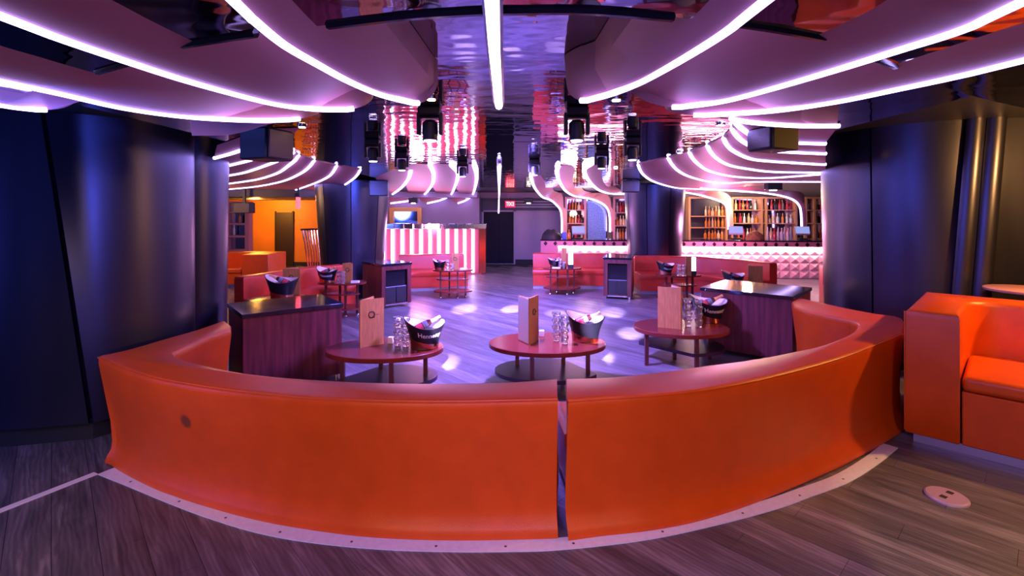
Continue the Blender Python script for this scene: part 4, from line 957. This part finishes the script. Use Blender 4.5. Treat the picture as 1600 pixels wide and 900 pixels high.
for z, q in ((1.95, 'top'), (1.5, 'middle'), (0.98, 'lowest')): fill(S2, bb+0.12, z, 5, ['amber', 'red', 'clear', 'pale'], 'the %s shelf at the right column' % q, 4+z)
for z, q in ((1.74, 'top'), (1.36, 'middle'), (0.98, 'lowest')): fill((S3[0]+0.45, S3[1]), bb+0.12, z, 6, ['amber', 'amber', 'pale'], 'the %s warm lit shelf' % q, 9+z)
for z, q in ((1.95, 'top'), (1.5, 'middle'), (0.98, 'lowest')): fill(S4, bb+0.12, z, 5, ['amber', 'clear', 'red', 'dark', 'pale'], 'the %s shelf left of the blue panel' % q, 14+z)
for z, q in ((1.86, 'top'), (1.42, 'middle'), (0.98, 'lowest')): fill(S5, bb+0.12, z, 5, ['red', 'pale', 'clear', 'amber'], 'the %s shelf right of the blue panel' % q, 24+z)
for k, (px, col, kd) in enumerate(((1200, 'clear', 2), (1206, 'pale', 0), (1211, 'red', 0), (1217, 'clear', 2), (1222, 'clear', 0), (1227, 'clear', 2), (1232, 'clear', 0), (1237, 'clear', 2))):
    bottle((px-CX)/FP*14.5, 14.52+0.02*(k % 2), 1.085, kd, col, 'the bar counter beside the right monitor', k)
bottle(at(889, 0, 14.75)[0], 14.78, 1.085, 1, 'amber', 'the bar counter beside the blue box')
bottle(SHB[0][0], SHB[0][1], SHB[0][2], 2, 'clear', 'the lower pink shelf by the orange wall'); bottle(SHB[1][0], SHB[1][1], SHB[1][2], 0, 'amber', 'the upper pink shelf by the orange wall')
# monitors on the bar
def monitor(px, Y, label, rz):
    c = thing('bar_monitor', label, 'monitor', (at(px, 0, Y)[0], Y, 1.086), rz, 'till monitors on the bar')
    MB().box(-0.11, 0.11, -0.10, 0.12, 0, 0.03).build('base', M['black'], c, bevel=0.01)
    MB().box(-0.03, 0.03, 0.03, 0.06, 0.03, 0.2).build('stand', M['black'], c)
    R = Matrix.Translation((0, 0, 0.25)) @ Matrix.Rotation(math.radians(-18), 4, 'X')
    MB().box(-0.20, 0.20, -0.0, 0.03, -0.13, 0.13).xf(R).build('casing', M['trimgrey'], c, bevel=0.006)
    MB().box(-0.185, 0.185, -0.004, -0.001, -0.085, 0.12).xf(R).build('screen', M['monitor'], c)
monitor(1150, 14.62, 'grey till monitor on the bar beside the brown cloth', -0.2)
monitor(1254, 14.5, 'grey till monitor on the bar beside the right column', -0.2)
monitor(904, 14.8, 'till monitor on the bar before the blue panel', 0.1)
# black bag, blue box, brown cloth on the bar
def lump(label, nm, cat, cx, cy, z, rx, ry, h, m, sd):
    rnd = random.Random(sd); n = 18; rs = []
    ph = [rnd.uniform(0, 6) for _ in range(4)]
    for t in (0.0, 0.2, 0.45, 0.7, 0.88, 0.97):
        f = math.sqrt(max(0, 1-t*t)); rs.append([(cx+rx*f*math.cos(a)*(1+0.08*math.sin(3*a+ph[0])), cy+ry*f*math.sin(a)*(1+0.1*math.sin(2*a+ph[1])), z+h*t*(1+0.10*math.sin(2*a+ph[2])*t)) for a in [2*PI*i/n for i in range(n)]])
    return tag(MB().rings(rs).build(nm, m, ang=80), label, cat)
lump('black bag slumped on the left end of the bar', 'bag', 'bag', at(861, 0, 14.8)[0], 14.86, 1.086, 0.30, 0.2, 0.27, M['bag'], 3)
lump('crumpled brown cloth heaped on the bar beside till monitor', 'cloth', 'cloth', at(1181, 0, 14.5)[0], 14.55, 1.086, 0.27, 0.15, 0.24, M['brown_cloth'], 5)
tag(MB().box(-0.06, 0.06, -0.06, 0.06, 0, 0.2).xf(Matrix.Translation((at(881.5, 0, 14.75)[0], 14.78, 1.086))).build('plastic_box', M['blue_plastic'], bevel=0.01), 'blue plastic box on the bar beside the black bag', 'box')

# ================================================================== RIG: moving heads, downlights, speakers
def moving_head(px, ytop, s, label, aim=None, power=0):
    X, Y = hp(px, ytop, MIR_Z)
    c = thing('moving_head', label, 'stage light', (X, Y, MIR_Z-0.001), 0, 'moving heads under the mirrored ceiling')
    MB().box(-0.060*s, 0.060*s, -0.06*s, 0.06*s, -0.05*s, 0.0).build('base', M['speaker'], c, bevel=0.01*s)
    y = MB()
    for sx in (-1, 1): y.box(sx*0.060*s-0.010*s, sx*0.060*s+0.010*s, -0.028*s, 0.028*s, -0.15*s, -0.03*s)
    y.box(-0.060*s, 0.060*s, -0.028*s, 0.028*s, -0.062*s, -0.05*s); y.build('yoke', M['speaker'], c, bevel=0.006*s)
    hd = MB().lathe([(0.026*s, -0.07*s), (0.042*s, -0.085*s), (0.045*s, -0.14*s), (0.040*s, -0.16*s), (0.043*s, -0.18*s), (0.036*s, -0.18*s)], 16).build('head', M['speaker'], c)
    MB().lathe([(0.0, -0.181*s), (0.034*s, -0.181*s), (0.030*s, -0.187*s), (0, -0.189*s)], 16).build('lens', M['lens'], hd)
    if aim: lamp('SPOT', (X, Y, MIR_Z-0.20*s), (0.62, 0.5, 1.0), power*15, (*hp(*aim), 0), 0.015, 6.4, 0.9, 'beam')
moving_head(672, 168, 1.05, 'black moving head lamp hanging before the reflected light stripes', (695, 566), 900)
moving_head(901, 168, 1.05, 'black moving head lamp hanging before the pink bar reflection', (935, 560), 900)
moving_head(583, 218, 1.0, 'moving head lamp by the LED fins on the left', (655, 497), 800)
moving_head(988, 215, 1.0, 'moving head lamp by the LED fins on the right', (985, 521), 800)
moving_head(628, 238, 1.0, 'moving head lamp above the blue-lit left column', (725, 483), 1100)
moving_head(940, 234, 1.0, 'moving head lamp left of the right small speaker', (957, 489), 800)
moving_head(723, 252, 1.0, 'moving head lamp left of the far light tube', (800, 483), 1100)
moving_head(835, 249, 1.0, 'moving head lamp right of the far light tube', (868, 490), 500)
def downlight(px, py, label, m='warm_lens', z=MIR_Z, r=0.022):
    X, Y = hp(px, py, z)
    c = thing('downlight', label, 'downlight', (X, Y, z-0.001), 0, 'small ceiling downlights')
    MB().lathe([(r*1.5, -0.012), (r*1.5, 0.0)], 16).build('trim_ring', M['chrome'], c)
    MB().lathe([(0, -0.016), (r, -0.0155), (r, -0.0125), (0, -0.0125)], 14).build('lens', M[m], c)
downlight(674, 152, 'small warm downlight at the tip of the first left fin')
downlight(963, 153, 'small warm downlight under the first right fin')
downlight(472, 196, 'small warm downlight beside the left hanging speaker')
downlight(1126, 193, 'small warm downlight beside the right hanging speaker')
downlight(1062, 237, 'small warm downlight at the tip of a right LED fin')
downlight(962, 262, 'small warm downlight above the right small speaker')
def ceil_spot(px, py, Y, ztop, label):
    X, _, Z = at(px, py, Y)
    c = thing('ceiling_spotlight', label, 'spotlight', (X, Y, ztop), 0)
    MB().box(-0.02, 0.02, -0.02, 0.02, Z-ztop+0.08, -0.001).build('bracket', M['speaker'], c)
    MB().box(-0.15, 0.15, -0.1, 0.1, Z-ztop-0.09, Z-ztop+0.08).build('housing', M['speaker'], c, bevel=0.02)
    MB().lathe([(0.0, Z-ztop-0.11), (0.07, Z-ztop-0.105), (0.07, Z-ztop-0.092), (0, Z-ztop-0.092)], 14).build('lens', M['white_lens'], c)
ceil_spot(646, 313, 16.45, 2.36, 'small black spotlight under the soffit above the framed mirror')
ceil_spot(1208, 290, 10.5, TOP_Z, 'small black spotlight above the right bar shelves')
ceil_spot(1063 if False else 826, 313, 17.0, 2.36, 'tiny white spotlight under the soffit right of exit sign')
def speaker(label, x, y, z0, z1, wx, dy, rz, top, group=None, ring=True):
    c = thing('speaker', label, 'speaker', (x, y, z0), rz, group)
    MB().box(-wx/2, wx/2, -dy/2, dy/2, 0, z1-z0).build('cabinet', M['speaker'], c, bevel=0.012)
    MB().box(-wx/2+0.012, wx/2-0.012, -dy/2-0.016, -dy/2-0.001, 0.012, z1-z0-0.012).build('grille', M['grille'], c, bevel=0.006)
    if top > z1+0.004: MB().box(-0.03, 0.03, -0.03, 0.03, z1-z0+0.0005, top-z0-0.001).build('bracket', M['speaker'], c)
    return c
sp = speaker('large black speaker hanging under the fins before the left column', -1.72, 3.50, 2.255, 2.47, 0.24, 0.24, math.radians(70), MIR_Z)
MB().tube([(0.0, 0.121, 0.12), (0.05, 0.20, 0.05), (0.12, 0.24, 0.14), (0.12, 0.22, 0.243)], 0.008, 6).build('cable', M['black'], sp)
sp = speaker('large black speaker hanging under the fins before the right column', 1.83, 3.50, 2.32, 2.485, 0.22, 0.24, math.radians(-70), MIR_Z)
MB().tube([(0.0, 0.121, 0.10), (-0.05, 0.20, 0.03), (-0.12, 0.22, 0.10), (-0.12, 0.2, 0.179)], 0.008, 6).build('cable', M['black'], sp)
speaker('small dark speaker hung before the far left column', at(593, 0, 9.6)[0], 9.6, 2.19, 2.49, 0.34, 0.25, 0.1, 2.5)
speaker('small dark speaker hung before the far right column', at(985, 0, 9.6)[0], 9.6, 2.26, 2.49, 0.32, 0.25, -0.1, 2.5)
speaker('small dark speaker at the end of the left fins near pink shelf', at(382, 0, 13.0)[0], 13.0, at(0, 333, 13.0)[2] if False else 1.85, 2.12, 0.42, 0.28, 0.0, TOP_Z)
